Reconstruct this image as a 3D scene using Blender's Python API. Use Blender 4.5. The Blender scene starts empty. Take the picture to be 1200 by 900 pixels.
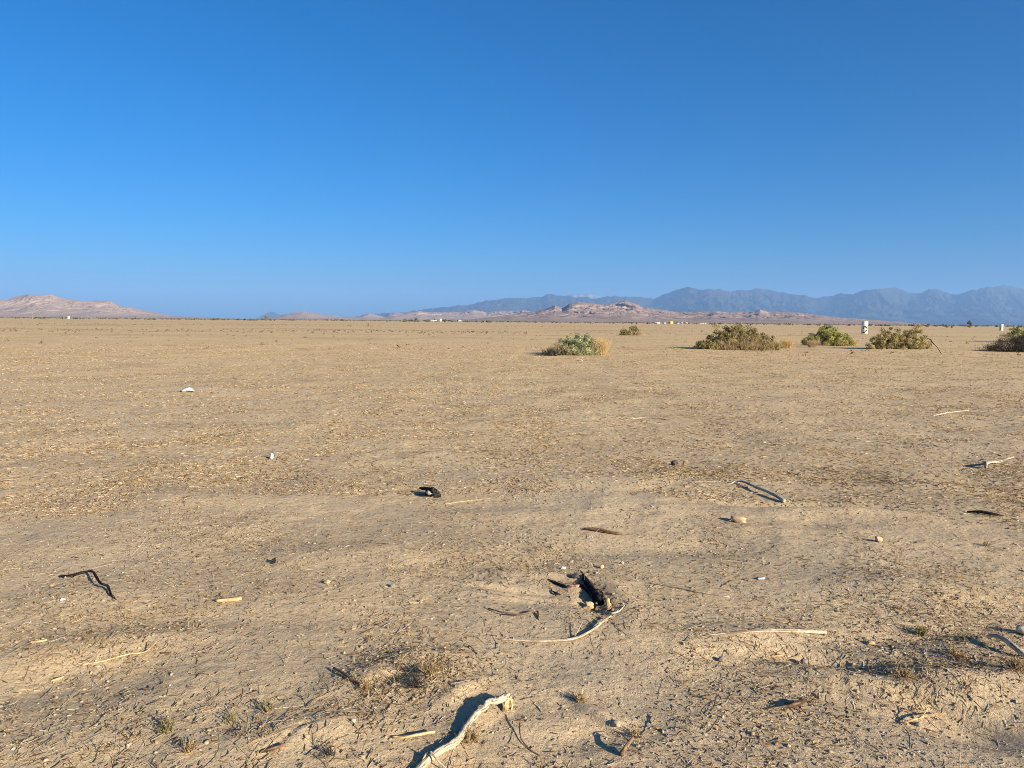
import bpy, bmesh, math, numpy as np
from mathutils import Vector

RNG = np.random.default_rng(7)
SC = bpy.context.scene
COL = SC.collection
rad = math.radians

# ------------------------------------------------------------------ camera
F_PX, CAM_H = 880.0, 1.60
PITCH, ROLL = rad(4.78), rad(0.50)
cp, sp = math.cos(PITCH), math.sin(PITCH)
Fv = np.array([0, cp, -sp]); R0 = np.array([1., 0, 0]); U0 = np.array([0, sp, cp])
Rv = R0 * math.cos(ROLL) + U0 * math.sin(ROLL)
Uv = U0 * math.cos(ROLL) - R0 * math.sin(ROLL)
CAM = np.array([0, 0, CAM_H])


def ray(px, py):
    return Fv + Rv * ((px - 600) / F_PX) + Uv * ((450 - py) / F_PX)


# ------------------------------------------------------------------ noise
_perm = np.random.default_rng(3).permutation(256).astype(np.int64)
_perm = np.concatenate([_perm, _perm])
_ang = np.random.default_rng(4).random(256) * 2 * np.pi
_gx, _gy = np.cos(_ang), np.sin(_ang)


def perlin(x, y, seed=0):
    x = np.asarray(x, float); y = np.asarray(y, float)
    c, s_ = math.cos(seed * 2.399 + .4), math.sin(seed * 2.399 + .4)
    x, y = x * c - y * s_ + seed * 17.31, x * s_ + y * c - seed * 9.77
    xi = np.floor(x).astype(np.int64); yi = np.floor(y).astype(np.int64)
    fx, fy = x - xi, y - yi
    xi &= 255; yi &= 255
    x1 = (xi + 1) & 255; y1 = (yi + 1) & 255
    u = fx * fx * fx * (fx * (fx * 6 - 15) + 10); v = fy * fy * fy * (fy * (fy * 6 - 15) + 10)

    def g(ix, iy, dx, dy):
        k = _perm[_perm[ix] + iy]
        return _gx[k] * dx + _gy[k] * dy
    a = g(xi, yi, fx, fy); b = g(x1, yi, fx - 1, fy)
    c = g(xi, y1, fx, fy - 1); d = g(x1, y1, fx - 1, fy - 1)
    return 1.5 * ((a + u * (b - a)) * (1 - v) + (c + u * (d - c)) * v)


def fbm(x, y, seed=0, oct=4, gain=0.5):
    s = 0; amp = 1.0
    for k in range(oct):
        s = s + amp * perlin(x, y, seed + k * 5); x = x * 2.03; y = y * 2.03; amp *= gain
    return s


def sstep(a, b, x):
    t = np.clip((x - a) / (b - a), 0, 1)
    return t * t * (3 - 2 * t)


# ------------------------------------------------------------------ ground relief
def flat(px, py, z=0.0):
    d = ray(px, py)
    t = (z - CAM_H) / d[2]
    return CAM + d * t


# hollows, footprints and ridges seen in the near sand: px, py, radius along, radius across, angle, height
FEAT = []


def feat(px, py, ra, rb, ang, hgt):
    p = flat(px, py)
    FEAT.append((p[0], p[1], ra, rb, math.cos(rad(ang)), math.sin(rad(ang)), hgt))


feat(698, 708, .13, .08, 110, -.045)
feat(722, 694, .20, .09, 105, .03)
feat(676, 692, .11, .07, 100, .02)
feat(625, 700, .34, .16, -10, -.035)
feat(640, 676, .40, .07, -12, .035)
feat(655, 772, .40, .22, 0, -.02)
feat(705, 842, .17, .055, 130, .028)
feat(730, 820, .26, .15, 0, -.018)
feat(690, 868, .24, .09, 20, -.02)
feat(555, 845, .26, .08, 60, .02)
feat(515, 800, .22, .16, 20, .04)
feat(500, 775, .20, .10, 10, .03)
feat(430, 800, .20, .12, 60, .03)
feat(1090, 800, .34, .13, -35, .055)
feat(1055, 830, .40, .10, -35, -.04)
feat(1010, 800, .40, .07, -30, .025)
feat(1150, 850, .22, .14, 0, -.035)
feat(1165, 800, .3, .12, 0, .04)
feat(900, 745, .30, .10, 0, .028)
feat(905, 768, .34, .08, -5, -.035)
feat(820, 790, .25, .14, 0, -.018)
feat(1060, 690, .5, .28, 0, .045)
feat(940, 610, .6, .2, 0, -.03)
feat(1090, 570, .9, .2, -10, .035)
feat(1060, 745, .5, .12, 10, -.02)
feat(120, 700, .5, .3, 20, .04)
feat(150, 755, .5, .16, 20, .035)
feat(60, 800, .4, .2, 0, -.02)
feat(300, 730, .5, .16, 0, -.025)
feat(380, 860, .15, .1, 0, .02)
feat(330, 870, .18, .10, 20, .016)
feat(270, 580, .9, .3, 0, .045)
feat(560, 600, .8, .25, 0, .03)
feat(420, 650, .6, .25, 15, .03)
feat(1040, 792, .35, .05, -38, -.03)
feat(980, 772, .40, .05, -25, -.03)
feat(1010, 818, .40, .05, -32, .03)
feat(880, 777, .25, .05, -20, -.025)
feat(920, 590, .70, .10, -10, -.04)
feat(1000, 600, .60, .10, -8, .03)
feat(1100, 826, .22, .05, -45, -.035)
feat(470, 800, .18, .05, 40, -.025)
feat(540, 820, .16, .05, 55, .025)
feat(600, 690, .30, .03, -14, -.016)
feat(615, 700, .28, .025, -16, .014)
feat(640, 700, .25, .025, -20, -.014)
feat(700, 848, .2, .02, 128, -.016)
feat(340, 872, .12, .015, 60, -.006)
feat(365, 880, .10, .015, 110, -.006)
feat(352, 862, .10, .015, 20, -.006)
feat(780, 640, .7, .2, 0, -.03)
feat(700, 560, 1.2, .4, 0, .04)


def rough(x, y):
    return np.clip(0.55 + 0.9 * fbm(x / 1.9, y / 1.9, 31, 2), 0.12, 1.5)


def ground_z(x, y):
    x = np.asarray(x, float); y = np.asarray(y, float)
    r = np.hypot(x, y) + 1e-6

    def f(R):
        return 1 / (1 + (r / R) ** 3)
    ro = rough(x, y)
    z = 0.05 * perlin(x / 11, y / 11, 1) * sstep(0, 10, r) * (1 - sstep(150, 400, r))
    z = z + 0.030 * perlin(x / 3.1, y / 3.1, 2) * f(120)
    z = z + 0.026 * perlin(x / 1.15, y / 1.15, 3) * f(60)
    z = z + ro * (0.014 * perlin(x / .47, y / .47, 4) * f(26) + 0.0060 * perlin(x / .19, y / .19, 5) * f(11)
                  + 0.0032 * perlin(x / .085, y / .085, 6) * f(5) + 0.0018 * perlin(x / .04, y / .04, 7) * f(2.7))
    for (fx, fy, ra, rb, c, s, hh) in FEAT:
        dx, dy = x - fx, y - fy
        a = (dx * c + dy * s) / ra; b = (-dx * s + dy * c) / rb
        q = a * a + b * b
        z = z + hh * np.exp(-q)
    return z


def at(px, py, lift=0.0):
    """The point of the ground (plus lift) under a pixel of the photograph."""
    z = lift
    for _ in range(4):
        p = flat(px, py, z)
        z = float(ground_z(p[0], p[1])) + lift
    return flat(px, py, z)


def far(px, dist):
    """A ground point at a given depth, in the direction of a pixel column."""
    hy = 376.3 + (px - 600) * math.tan(ROLL)
    d = ray(px, hy)
    p = CAM + d * (dist / d[1])
    return np.array([p[0], p[1], float(ground_z(p[0], p[1]))])


# ------------------------------------------------------------------ mesh helpers
def new_mesh(name, V, polys, smooth=False, tint=None, mats=(), mat_idx=None):
    V = np.asarray(V, np.float32)
    me = bpy.data.meshes.new(name)
    me.vertices.add(len(V)); me.vertices.foreach_set('co', V.ravel())
    polys = [np.asarray(p, np.int32) for p in polys if len(p)]
    nl = sum(p.size for p in polys); npoly = sum(len(p) for p in polys)
    me.loops.add(nl); me.polygons.add(npoly)
    me.loops.foreach_set('vertex_index', np.concatenate([p.ravel() for p in polys]))
    tot = np.concatenate([np.full(len(p), p.shape[1], np.int32) for p in polys])
    start = np.concatenate([[0], np.cumsum(tot)[:-1]]).astype(np.int32)
    me.polygons.foreach_set('loop_start', start)
    try:
        me.polygons.foreach_set('loop_total', tot)
    except Exception:
        pass
    if mat_idx is not None:
        me.polygons.foreach_set('material_index', np.asarray(mat_idx, np.int32))
    me.update(calc_edges=True)
    me.validate(verbose=False)
    if smooth:
        me.polygons.foreach_set('use_smooth', np.ones(len(me.polygons), bool))
    if tint is not None and len(me.vertices) == len(V):
        at_ = me.attributes.new('tint', 'FLOAT', 'POINT')
        at_.data.foreach_set('value', np.asarray(tint, np.float32))
    for m in mats:
        me.materials.append(m)
    return me


def link(name, me, parent=None, loc=None):
    o = bpy.data.objects.new(name, me); COL.objects.link(o)
    if loc is not None:
        o.location = loc
    if parent is not None:
        o.parent = parent
    return o


def tag(o, label=None, cat=None, group=None, kind=None):
    if label: o['label'] = label
    if cat: o['category'] = cat
    if group: o['group'] = group
    if kind: o['kind'] = kind
    return o


def thing(name, loc, label, cat, group=None):
    o = bpy.data.objects.new(name, None); COL.objects.link(o)
    o.location = loc; o.empty_display_size = .1
    return tag(o, label, cat, group)


def copy_tree(o, parent=None):
    c = o.copy(); COL.objects.link(c)
    if parent is not None:
        c.parent = parent
    for ch in list(o.children):
        copy_tree(ch, c)
    return c


def catmull(P, n):
    P = np.asarray(P, float)
    Q = np.vstack([2 * P[0] - P[1], P, 2 * P[-1] - P[-2]])
    out = []
    for i in range(1, len(Q) - 2):
        p0, p1, p2, p3 = Q[i - 1], Q[i], Q[i + 1], Q[i + 2]
        for t in np.linspace(0, 1, n, endpoint=False):
            out.append(.5 * ((2 * p1) + (-p0 + p2) * t + (2 * p0 - 5 * p1 + 4 * p2 - p3) * t * t + (-p0 + 3 * p1 - 3 * p2 + p3) * t ** 3))
    out.append(Q[-2])
    return np.array(out)


def tube(P, R, sides=8, knobs=0.0, seed=0, sub=5, flatten=1.0):
    """Verts and quads of a bent tapering stick with capped ends; R per control point."""
    P = np.asarray(P, float); R = np.asarray(R, float)
    C = catmull(P, sub)
    rr = np.interp(np.linspace(0, len(P) - 1, len(C)), np.arange(len(P)), R)
    T = np.gradient(C, axis=0); T /= np.linalg.norm(T, axis=1)[:, None] + 1e-9
    up = np.array([0, 0, 1.0])
    u = np.cross(T, up); n = np.linalg.norm(u, axis=1)[:, None]
    u = np.where(n > 1e-4, u / (n + 1e-9), np.array([1., 0, 0])); v = np.cross(u, T)
    th = np.linspace(0, 2 * np.pi, sides, endpoint=False)
    k = np.arange(len(C))
    nz = 1 + knobs * perlin(k[:, None] * .55 + seed * 3.3, np.cos(th)[None] * 1.3 + np.sin(th)[None] * 2.1 + seed, 9)
    g_ = perlin(k[:, None] * .10 + seed * 1.7, np.arange(sides)[None] * .9 + seed * 5.1, 12) + .5 * perlin(k[:, None] * .35, np.arange(sides)[None] * 1.7 + seed, 14)
    tube.grain = np.concatenate([np.clip(.5 + .6 * g_, 0, 1).ravel(), [.5, .5]])
    ring = C[:, None] + rr[:, None, None] * nz[..., None] * (np.cos(th)[None, :, None] * u[:, None] + flatten * np.sin(th)[None, :, None] * v[:, None])
    V = ring.reshape(-1, 3)
    a = np.arange(len(C) - 1)[:, None] * sides; b = np.arange(sides)[None]
    b2 = (b + 1) % sides
    Q = np.stack([a + b, a + b2, a + sides + b2, a + sides + b], -1).reshape(-1, 4)
    n0 = len(V)
    V = np.vstack([V, C[0] - T[0] * rr[0] * .25, C[-1] + T[-1] * rr[-1] * .25])
    e = (len(C) - 1) * sides
    T1 = np.array([[n0, (i + 1) % sides, i] for i in range(sides)])
    T2 = np.array([[n0 + 1, e + i, e + (i + 1) % sides] for i in range(sides)])
    return V, Q, np.vstack([T1, T2])


class Acc:
    """Collects verts, quads and triangles of one mesh."""
    def __init__(s): s.V = []; s.Q = []; s.T = []; s.t = []; s.n = 0

    def add(s, V, Q=None, T=None, tint=0.5):
        s.V.append(np.asarray(V, float))
        if Q is not None and len(Q): s.Q.append(np.asarray(Q) + s.n)
        if T is not None and len(T): s.T.append(np.asarray(T) + s.n)
        s.t.append(np.broadcast_to(np.asarray(tint, float), (len(V),)))
        s.n += len(V)

    def mesh(s, name, mat, origin=(0, 0, 0), smooth=False):
        polys = []
        if s.Q: polys.append(np.vstack(s.Q))
        if s.T: polys.append(np.vstack(s.T))
        return new_mesh(name, np.vstack(s.V) - np.asarray(origin), polys, smooth, np.concatenate(s.t), (mat,))


def strands(P0, D, L, R, bend, nseg=2, sides=3, tip=.5, drop=None):
    """Many thin bent stems at once. Returns verts (N,k,3) and quads."""
    N = len(P0)
    s = np.linspace(0, 1, nseg + 1)
    B = np.cross(D, RNG.normal(size=(N, 3))); B /= np.linalg.norm(B, axis=1)[:, None] + 1e-9
    C = P0[:, None] + D[:, None] * (L[:, None] * s)[..., None] + B[:, None] * ((bend * L)[:, None] * (s * s)[None])[..., None]
    if drop is not None:
        C = drop(C)
    u = np.cross(D, [0, 0, 1.0]); n = np.linalg.norm(u, axis=1)[:, None]
    u = np.where(n > 1e-3, u / (n + 1e-9), [1., 0, 0]); v = np.cross(u, D)
    th = np.linspace(0, 2 * np.pi, sides, endpoint=False) + .5
    rr = R[:, None] * (1 - (1 - tip) * s)[None]
    V = C[:, :, None] + rr[:, :, None, None] * (np.cos(th)[None, None, :, None] * u[:, None, None] + np.sin(th)[None, None, :, None] * v[:, None, None])
    k = (nseg + 1) * sides
    base = (np.arange(N) * k)[:, None, None]
    a = (np.arange(nseg) * sides)[None, :, None]; b = np.arange(sides)[None, None]; b2 = (b + 1) % sides
    Q = np.stack([base + a + b, base + a + b2, base + a + sides + b2, base + a + sides + b], -1).reshape(-1, 4)
    return V.reshape(-1, 3), Q, k


def leaves(P, size, nrm, aspect=2.2, tint=.5):
    """Small folded lozenge leaves at points P, roughly facing nrm."""
    N = len(P)
    a = np.cross(nrm, RNG.normal(size=(N, 3))); a /= np.linalg.norm(a, axis=1)[:, None] + 1e-9
    b = np.cross(nrm, a); b /= np.linalg.norm(b, axis=1)[:, None] + 1e-9
    size = np.broadcast_to(size, (N,))[:, None]
    w = size / aspect
    V = np.stack([P - a * size * .5, P + b * w * .5 + nrm * w * .15, P + a * size * .5, P - b * w * .5 + nrm * w * .15], 1)
    Q = np.arange(N * 4).reshape(N, 4)
    return V.reshape(-1, 3), Q, np.repeat(np.broadcast_to(tint, (N,)), 4)


def unit(n):
    v = RNG.normal(size=(n, 3)); return v / np.linalg.norm(v, axis=1)[:, None]


# ------------------------------------------------------------------ materials
def mat(name, rough_=0.9, spec=0.2):
    m = bpy.data.materials.new(name); m.use_nodes = True
    nt = m.node_tree; b = nt.nodes['Principled BSDF']
    b.inputs['Roughness'].default_value = rough_
    b.inputs['Specular IOR Level'].default_value = spec
    return m, nt, b


def N(nt, t, **kw):
    n = nt.nodes.new(t)
    for k, v in kw.items():
        if k in n.inputs: n.inputs[k].default_value = v
        else: setattr(n, k, v)
    return n


def ramp(nt, stops):
    r = nt.nodes.new('ShaderNodeValToRGB'); e = r.color_ramp.elements
    while len(e) < len(stops): e.new(.5)
    for i, (p, c) in enumerate(stops):
        e[i].position = p; e[i].color = (*c, 1)
    return r


def mix(nt, fac, a, b, blend='MIX'):
    n = nt.nodes.new('ShaderNodeMix'); n.data_type = 'RGBA'; n.blend_type = blend
    for s, v in ((n.inputs[0], fac), (n.inputs[6], a), (n.inputs[7], b)):
        if hasattr(v, 'is_linked'): nt.links.new(v, s)
        elif isinstance(v, (int, float)): s.default_value = v
        else: s.default_value = (*v, 1)
    return n.outputs[2]


def mapr(nt, v, a, b, c=0.0, d=1.0):
    n = nt.nodes.new('ShaderNodeMapRange'); nt.links.new(v, n.inputs[0])
    n.inputs[1].default_value = a; n.inputs[2].default_value = b; n.inputs[3].default_value = c; n.inputs[4].default_value = d
    n.interpolation_type = 'SMOOTHSTEP'
    return n.outputs[0]


def noise(nt, vec, scale, detail=3, roughn=.55, w=0):
    n = N(nt, 'ShaderNodeTexNoise'); n.inputs['Scale'].default_value = scale
    n.inputs['Detail'].default_value = detail; n.inputs['Roughness'].default_value = roughn
    if vec is not None: nt.links.new(vec, n.inputs['Vector'])
    return n.outputs[0]


def tint_mat(name, stops, rough_=.9, trans=False, vary=0.0, spec=.15):
    """Colour from the tint of each straw, leaf or pebble."""
    m, nt, b = mat(name, rough_, spec)
    a = N(nt, 'ShaderNodeAttribute', attribute_name='tint')
    r = ramp(nt, stops); nt.links.new(a.outputs['Fac'], r.inputs[0])
    col = r.outputs[0]
    if vary:
        tc = N(nt, 'ShaderNodeTexCoord')
        col = mix(nt, vary, col, noise(nt, tc.outputs['Object'], 90), 'OVERLAY')
    nt.links.new(col, b.inputs['Base Color'])
    return m


def wood_mat(name, c0, c1, c2, scale=60, rough_=.8, bump=.35):
    m, nt, b = mat(name, rough_, .08)
    tc = N(nt, 'ShaderNodeTexCoord')
    mp = N(nt, 'ShaderNodeMapping'); mp.inputs['Scale'].default_value = (1, .35, 1)
    nt.links.new(tc.outputs['Object'], mp.inputs['Vector'])
    n1 = noise(nt, mp.outputs[0], scale, 4, .65)
    n2 = noise(nt, tc.outputs['Object'], scale * .25, 3)
    r = ramp(nt, [(.28, c0), (.48, c1), (.66, c2)]); nt.links.new(n1, r.inputs[0])
    col = mix(nt, mapr(nt, n2, .45, .7, 0, .55), r.outputs[0], c0)
    a = N(nt, 'ShaderNodeAttribute', attribute_name='tint')
    col = mix(nt, mapr(nt, a.outputs['Fac'], .52, .74, 0, .8), col, tuple(q * .45 for q in c0))
    nt.links.new(col, b.inputs['Base Color'])
    bp = N(nt, 'ShaderNodeBump', Strength=bump, Distance=.004)
    nt.links.new(n1, bp.inputs['Height']); nt.links.new(bp.outputs[0], b.inputs['Normal'])
    return m


def stone_mat(name, c0, c1, scale=40):
    m, nt, b = mat(name, .85, .2)
    tc = N(nt, 'ShaderNodeTexCoord')
    n1 = noise(nt, tc.outputs['Object'], scale, 5, .6)
    r = ramp(nt, [(.32, c0), (.68, c1)]); nt.links.new(n1, r.inputs[0])
    nt.links.new(r.outputs[0], b.inputs['Base Color'])
    bp = N(nt, 'ShaderNodeBump', Strength=.4, Distance=.004)
    nt.links.new(n1, bp.inputs['Height']); nt.links.new(bp.outputs[0], b.inputs['Normal'])
    return m


def flat_mat(name, c, rough_=.7, vary=.25, scale=3.0):
    m, nt, b = mat(name, rough_, .25)
    tc = N(nt, 'ShaderNodeTexCoord')
    n1 = noise(nt, tc.outputs['Object'], scale, 4)
    col = mix(nt, mapr(nt, n1, .35, .7, 0, vary), c, tuple(x * .55 for x in c))
    nt.links.new(col, b.inputs['Base Color'])
    return m


def ground_mat():
    m, nt, b = mat('desert soil', .95, .1)
    g = N(nt, 'ShaderNodeNewGeometry'); P = g.outputs['Position']
    sx = N(nt, 'ShaderNodeSeparateXYZ'); nt.links.new(P, sx.inputs[0])
    big = noise(nt, P, .22, 4, .6); mid = noise(nt, P, 1.7, 5, .62); small = noise(nt, P, 14, 4, .65)
    grain = noise(nt, P, 130, 3, .7); fine = noise(nt, P, 420, 2, .7)
    SAND, GREY, STRAW, DARK, PALE = (.515, .387, .232), (.438, .337, .218), (.605, .425, .20), (.19, .128, .068), (.57, .45, .295)
    c = mix(nt, mapr(nt, mid, .38, .62), SAND, GREY)
    c = mix(nt, mapr(nt, big, .42, .66, 0, .5), c, PALE)
    # straw litter grows thicker in the open field
    fld = mapr(nt, sx.outputs['Y'], 5, 42, 0, .85)
    lit = noise(nt, P, 9, 5, .75)
    mul = N(nt, 'ShaderNodeMath', operation='MULTIPLY'); nt.links.new(fld, mul.inputs[0]); nt.links.new(mapr(nt, lit, .36, .58), mul.inputs[1])
    c = mix(nt, mul.outputs[0], c, STRAW)
    # brown crumbs of litter
    c = mix(nt, mapr(nt, small, .60, .72, 0, .55), c, DARK)
    wide = noise(nt, P, .9, 6, .7)
    c = mix(nt, mapr(nt, wide, .56, .72, 0, .45), c, (.25, .175, .10))
    # bands of bare and weedy soil in the far field
    mp = N(nt, 'ShaderNodeMapping'); mp.inputs['Scale'].default_value = (.018, .055, 1); nt.links.new(P, mp.inputs['Vector'])
    band = noise(nt, mp.outputs[0], 1.0, 6, .68)
    fb = N(nt, 'ShaderNodeMath', operation='MULTIPLY'); nt.links.new(mapr(nt, sx.outputs['Y'], 22, 80, 0, .6), fb.inputs[0]); nt.links.new(mapr(nt, band, .48, .66), fb.inputs[1])
    c = mix(nt, fb.outputs[0], c, (.27, .19, .115))
    # the plain turns to scrub and pale wash kilometres out
    c = mix(nt, mapr(nt, sx.outputs['Y'], 700, 2500, 0, .7), c, (.26, .205, .145))
    # clumps of chaff, light and dark
    c = mix(nt, mapr(nt, noise(nt, P, 37, 4, .75), .55, .68, 0, .55), c, (.21, .145, .078))
    c = mix(nt, mapr(nt, noise(nt, P, 23, 4, .75), .56, .70, 0, .5), c, (.62, .50, .30))
    str_ = noise(nt, P, .33, 7, .72)
    c = mix(nt, mapr(nt, str_, .50, .66, 0, .42), c, (.30, .215, .12))
    c = mix(nt, mapr(nt, grain, .58, .70, 0, .7), c, (.66, .57, .42))
    c = mix(nt, mapr(nt, grain, .43, .31, 0, .65), c, (.15, .11, .07))
    nt.links.new(c, b.inputs['Base Color'])
    ad = N(nt, 'ShaderNodeMath', operation='ADD'); nt.links.new(grain, ad.inputs[0])
    m2 = N(nt, 'ShaderNodeMath', operation='MULTIPLY'); nt.links.new(fine, m2.inputs[0]); m2.inputs[1].default_value = .5
    nt.links.new(m2.outputs[0], ad.inputs[1])
    b1 = N(nt, 'ShaderNodeBump', Strength=.6, Distance=.007); nt.links.new(ad.outputs[0], b1.inputs['Height'])
    b2 = N(nt, 'ShaderNodeBump', Strength=.5, Distance=.028); nt.links.new(small, b2.inputs['Height'])
    nt.links.new(b1.outputs[0], b2.inputs['Normal'])
    b3 = N(nt, 'ShaderNodeBump', Strength=.22, Distance=.15); nt.links.new(wide, b3.inputs['Height'])
    nt.links.new(b2.outputs[0], b3.inputs['Normal'])
    nt.links.new(b3.outputs[0], b.inputs['Normal'])
    return m


def hill_mat(name, c0, c1, dark, s0, speck=.5):
    m, nt, b = mat(name, .95, .05)
    g = N(nt, 'ShaderNodeNewGeometry'); P = g.outputs['Position']
    mp = N(nt, 'ShaderNodeMapping'); mp.inputs['Scale'].default_value = (1, .16, 1); nt.links.new(P, mp.inputs['Vector']); P = mp.outputs[0]
    n0 = noise(nt, P, s0, 5, .65); n1 = noise(nt, P, s0 * 9, 4, .7); n2 = noise(nt, P, s0 * 30, 3, .7)
    c = mix(nt, mapr(nt, n0, .35, .65), c0, c1)
    c = mix(nt, mapr(nt, n1, .50, .66, 0, speck), c, dark)
    c = mix(nt, mapr(nt, n2, .55, .7, 0, speck), c, dark)
    nt.links.new(c, b.inputs['Base Color'])
    bp = N(nt, 'ShaderNodeBump', Strength=.3, Distance=.25 / s0 * .12); nt.links.new(n1, bp.inputs['Height'])
    nt.links.new(bp.outputs[0], b.inputs['Normal'])
    return m


M_STRAW = tint_mat('dry straw', [(0, (.10, .055, .028)), (.22, (.21, .125, .06)), (.5, (.37, .262, .135)), (.78, (.50, .395, .235)), (1, (.66, .56, .40))])
M_CLOD = tint_mat('soil crumbs', [(0, (.16, .115, .07)), (.5, (.32, .245, .155)), (1, (.44, .35, .235))])
M_PEB = tint_mat('pebbles', [(0, (.16, .13, .11)), (.4, (.28, .225, .16)), (.8, (.40, .34, .26)), (1, (.58, .53, .46))], .7)
M_STUB = tint_mat('stubble', [(0, (.11, .07, .035)), (.4, (.26, .17, .085)), (.75, (.43, .31, .15)), (1, (.55, .44, .26))])
M_WEED = tint_mat('dead weeds', [(0, (.07, .052, .032)), (.5, (.16, .115, .065)), (1, (.30, .22, .12))])
M_GREENTUFT = tint_mat('green weed', [(0, (.10, .085, .035)), (.5, (.20, .17, .07)), (1, (.34, .27, .12))])
M_SAGE = tint_mat('grey green leaves', [(0, (.13, .15, .08)), (.5, (.26, .29, .15)), (1, (.40, .41, .22))])
M_OLIVE = tint_mat('olive leaves', [(0, (.085, .085, .03)), (.5, (.22, .195, .07)), (1, (.40, .32, .14))])
M_GREEN = tint_mat('yellow green leaves', [(0, (.09, .11, .025)), (.5, (.24, .255, .06)), (1, (.44, .41, .13))])
M_GOLD = tint_mat('olive gold leaves', [(0, (.13, .11, .04)), (.5, (.30, .25, .09)), (1, (.48, .38, .17))])
M_DRY = tint_mat('dry stems', [(0, (.19, .13, .08)), (.5, (.42, .30, .17)), (1, (.60, .46, .28))])
M_TAN = tint_mat('golden grass', [(0, (.36, .23, .09)), (.5, (.55, .38, .17)), (1, (.70, .52, .28))])
M_DEAD = tint_mat('dead grey twigs', [(0, (.018, .016, .016)), (.5, (.048, .042, .039)), (1, (.14, .12, .10))])
M_TWIG = tint_mat('twigs', [(0, (.09, .065, .05)), (.5, (.22, .17, .13)), (1, (.40, .33, .26))])
M_FARLEAF = tint_mat('far scrub', [(0, (.05, .055, .03)), (.5, (.10, .095, .05)), (1, (.19, .16, .09))])
M_PALEWOOD = wood_mat('bleached wood', (.24, .18, .115), (.48, .40, .29), (.60, .525, .41), 75, .85, .7)
M_GREYWOOD = wood_mat('weathered grey wood', (.22, .195, .165), (.42, .375, .31), (.56, .50, .42))
M_TANWOOD = wood_mat('split tan wood', (.36, .22, .10), (.58, .40, .20), (.70, .52, .30))
M_BROWNWOOD = wood_mat('brown bark', (.08, .05, .03), (.19, .12, .07), (.30, .2, .12))
M_CHAR = wood_mat('charred wood', (.008, .008, .009), (.016, .015, .016), (.08, .078, .075), 90, .95, .8)
M_ROCK = stone_mat('grey stone', (.14, .125, .11), (.32, .28, .24))
M_PALEROCK = stone_mat('pale stone', (.36, .31, .24), (.56, .50, .42))
M_DARKROCK = stone_mat('dark stone', (.03, .03, .035), (.10, .09, .09))
M_TANCLOD = stone_mat('tan clod', (.36, .25, .14), (.55, .40, .24))
M_SOILCLOD = stone_mat('soil slab', (.34, .27, .175), (.43, .345, .23))
M_PLASTIC = flat_mat('white plastic', (.52, .52, .52), .5, .35, 20)
M_RED = flat_mat('red plastic', (.45, .10, .08), .5, .2, 30)
M_GROUND = ground_mat()

# ------------------------------------------------------------------ the ground sheet
def build_ground():
    rs = [0.3]
    while rs[-1] < 1.5: rs.append(rs[-1] * 1.12)
    while rs[-1] < 40: rs.append(rs[-1] * 1.0026)
    while rs[-1] < 400: rs.append(rs[-1] * 1.011)
    while rs[-1] < 33000: rs.append(rs[-1] * 1.08)
    rs = np.array(rs)
    fa = np.linspace(-.78, .78, 600)
    ba = np.linspace(.78, 2 * np.pi - .78, 62)[1:-1]
    an = np.concatenate([fa, ba])
    A, Rr = np.meshgrid(an, rs)
    X = Rr * np.sin(A); Y = Rr * np.cos(A)
    Z = ground_z(X, Y)
    nr, na = X.shape
    V = np.stack([X, Y, Z], -1).reshape(-1, 3)
    i = np.arange(nr - 1)[:, None] * na; j = np.arange(na)[None]; j2 = (j + 1) % na
    Q = np.stack([i + j, i + na + j, i + na + j2, i + j2], -1).reshape(-1, 4)
    V = np.vstack([V, [0, 0, float(ground_z(0, 0))]])
    T = np.array([[len(V) - 1, k, (k + 1) % na] for k in range(na)])
    me = new_mesh('ground', V, [Q, T], True, None, (M_GROUND,))
    tag(link('ground', me), 'dry sandy desert ground scattered with straw and crumbs, reaching the horizon', 'ground', kind='structure')


build_ground()


# ------------------------------------------------------------------ litter (stuff)
def pix_of(x, y, z):
    d = np.stack([x, y, z - CAM_H], -1)
    f = d @ Fv
    return 600 + F_PX * (d @ Rv) / f, 450 - F_PX * (d @ Uv) / f


def scatter(n, r0, r1, power=0.0, half=.72):
    """Points in the field; power 0 spreads evenly in log range, 2 evenly in area."""
    u = RNG.random(n)
    if power == 0: r = r0 * (r1 / r0) ** u
    else: r = (r0 ** power + u * (r1 ** power - r0 ** power)) ** (1 / power)
    a = RNG.uniform(-half, half, n)
    return r * np.sin(a), r * np.cos(a), r


# straw mats seen in the near field: px, py, radius px x, radius px y, strength
MATS = [(60, 720, 110, 40, 1.2), (1060, 690, 110, 45, 1.4), (1110, 760, 90, 40, .9), (1150, 790, 60, 40, .9), (450, 790, 60, 50, .8), (520, 790, 50, 30, 1.0),
        (150, 760, 120, 25, .8), (700, 720, 60, 25, .8), (300, 700, 120, 25, .6), (240, 640, 160, 40, .8), (860, 660, 60, 25, .8), (560, 650, 120, 40, .6),
        (1080, 800, 60, 25, .9)]
BARE = [(620, 705, 60, 25), (650, 780, 70, 30), (730, 830, 60, 35), (690, 870, 60, 25), (600, 860, 40, 40), (930, 680, 50, 30), (1150, 860, 50, 30), (330, 780, 90, 40), (230, 800, 120, 30)]


def cover(x, y):
    z = np.zeros_like(x)
    px, py = pix_of(x, y, z)
    d = sstep(-.25, .55, fbm(x / 1.3, y / 1.3, 51, 3)) * .9 + .10
    d = d * (.55 + .6 * sstep(-.4, .5, perlin(x / 5, y / 5, 57)))
    for (cx, cy, rx, ry, s) in MATS:
        d = d + s * np.exp(-((px - cx) / rx) ** 2 - ((py - cy) / ry) ** 2)
    for (cx, cy, rx, ry) in BARE:
        d = d * (1 - .92 * np.exp(-((px - cx) / rx) ** 2 - ((py - cy) / ry) ** 2))
    return d


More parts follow.
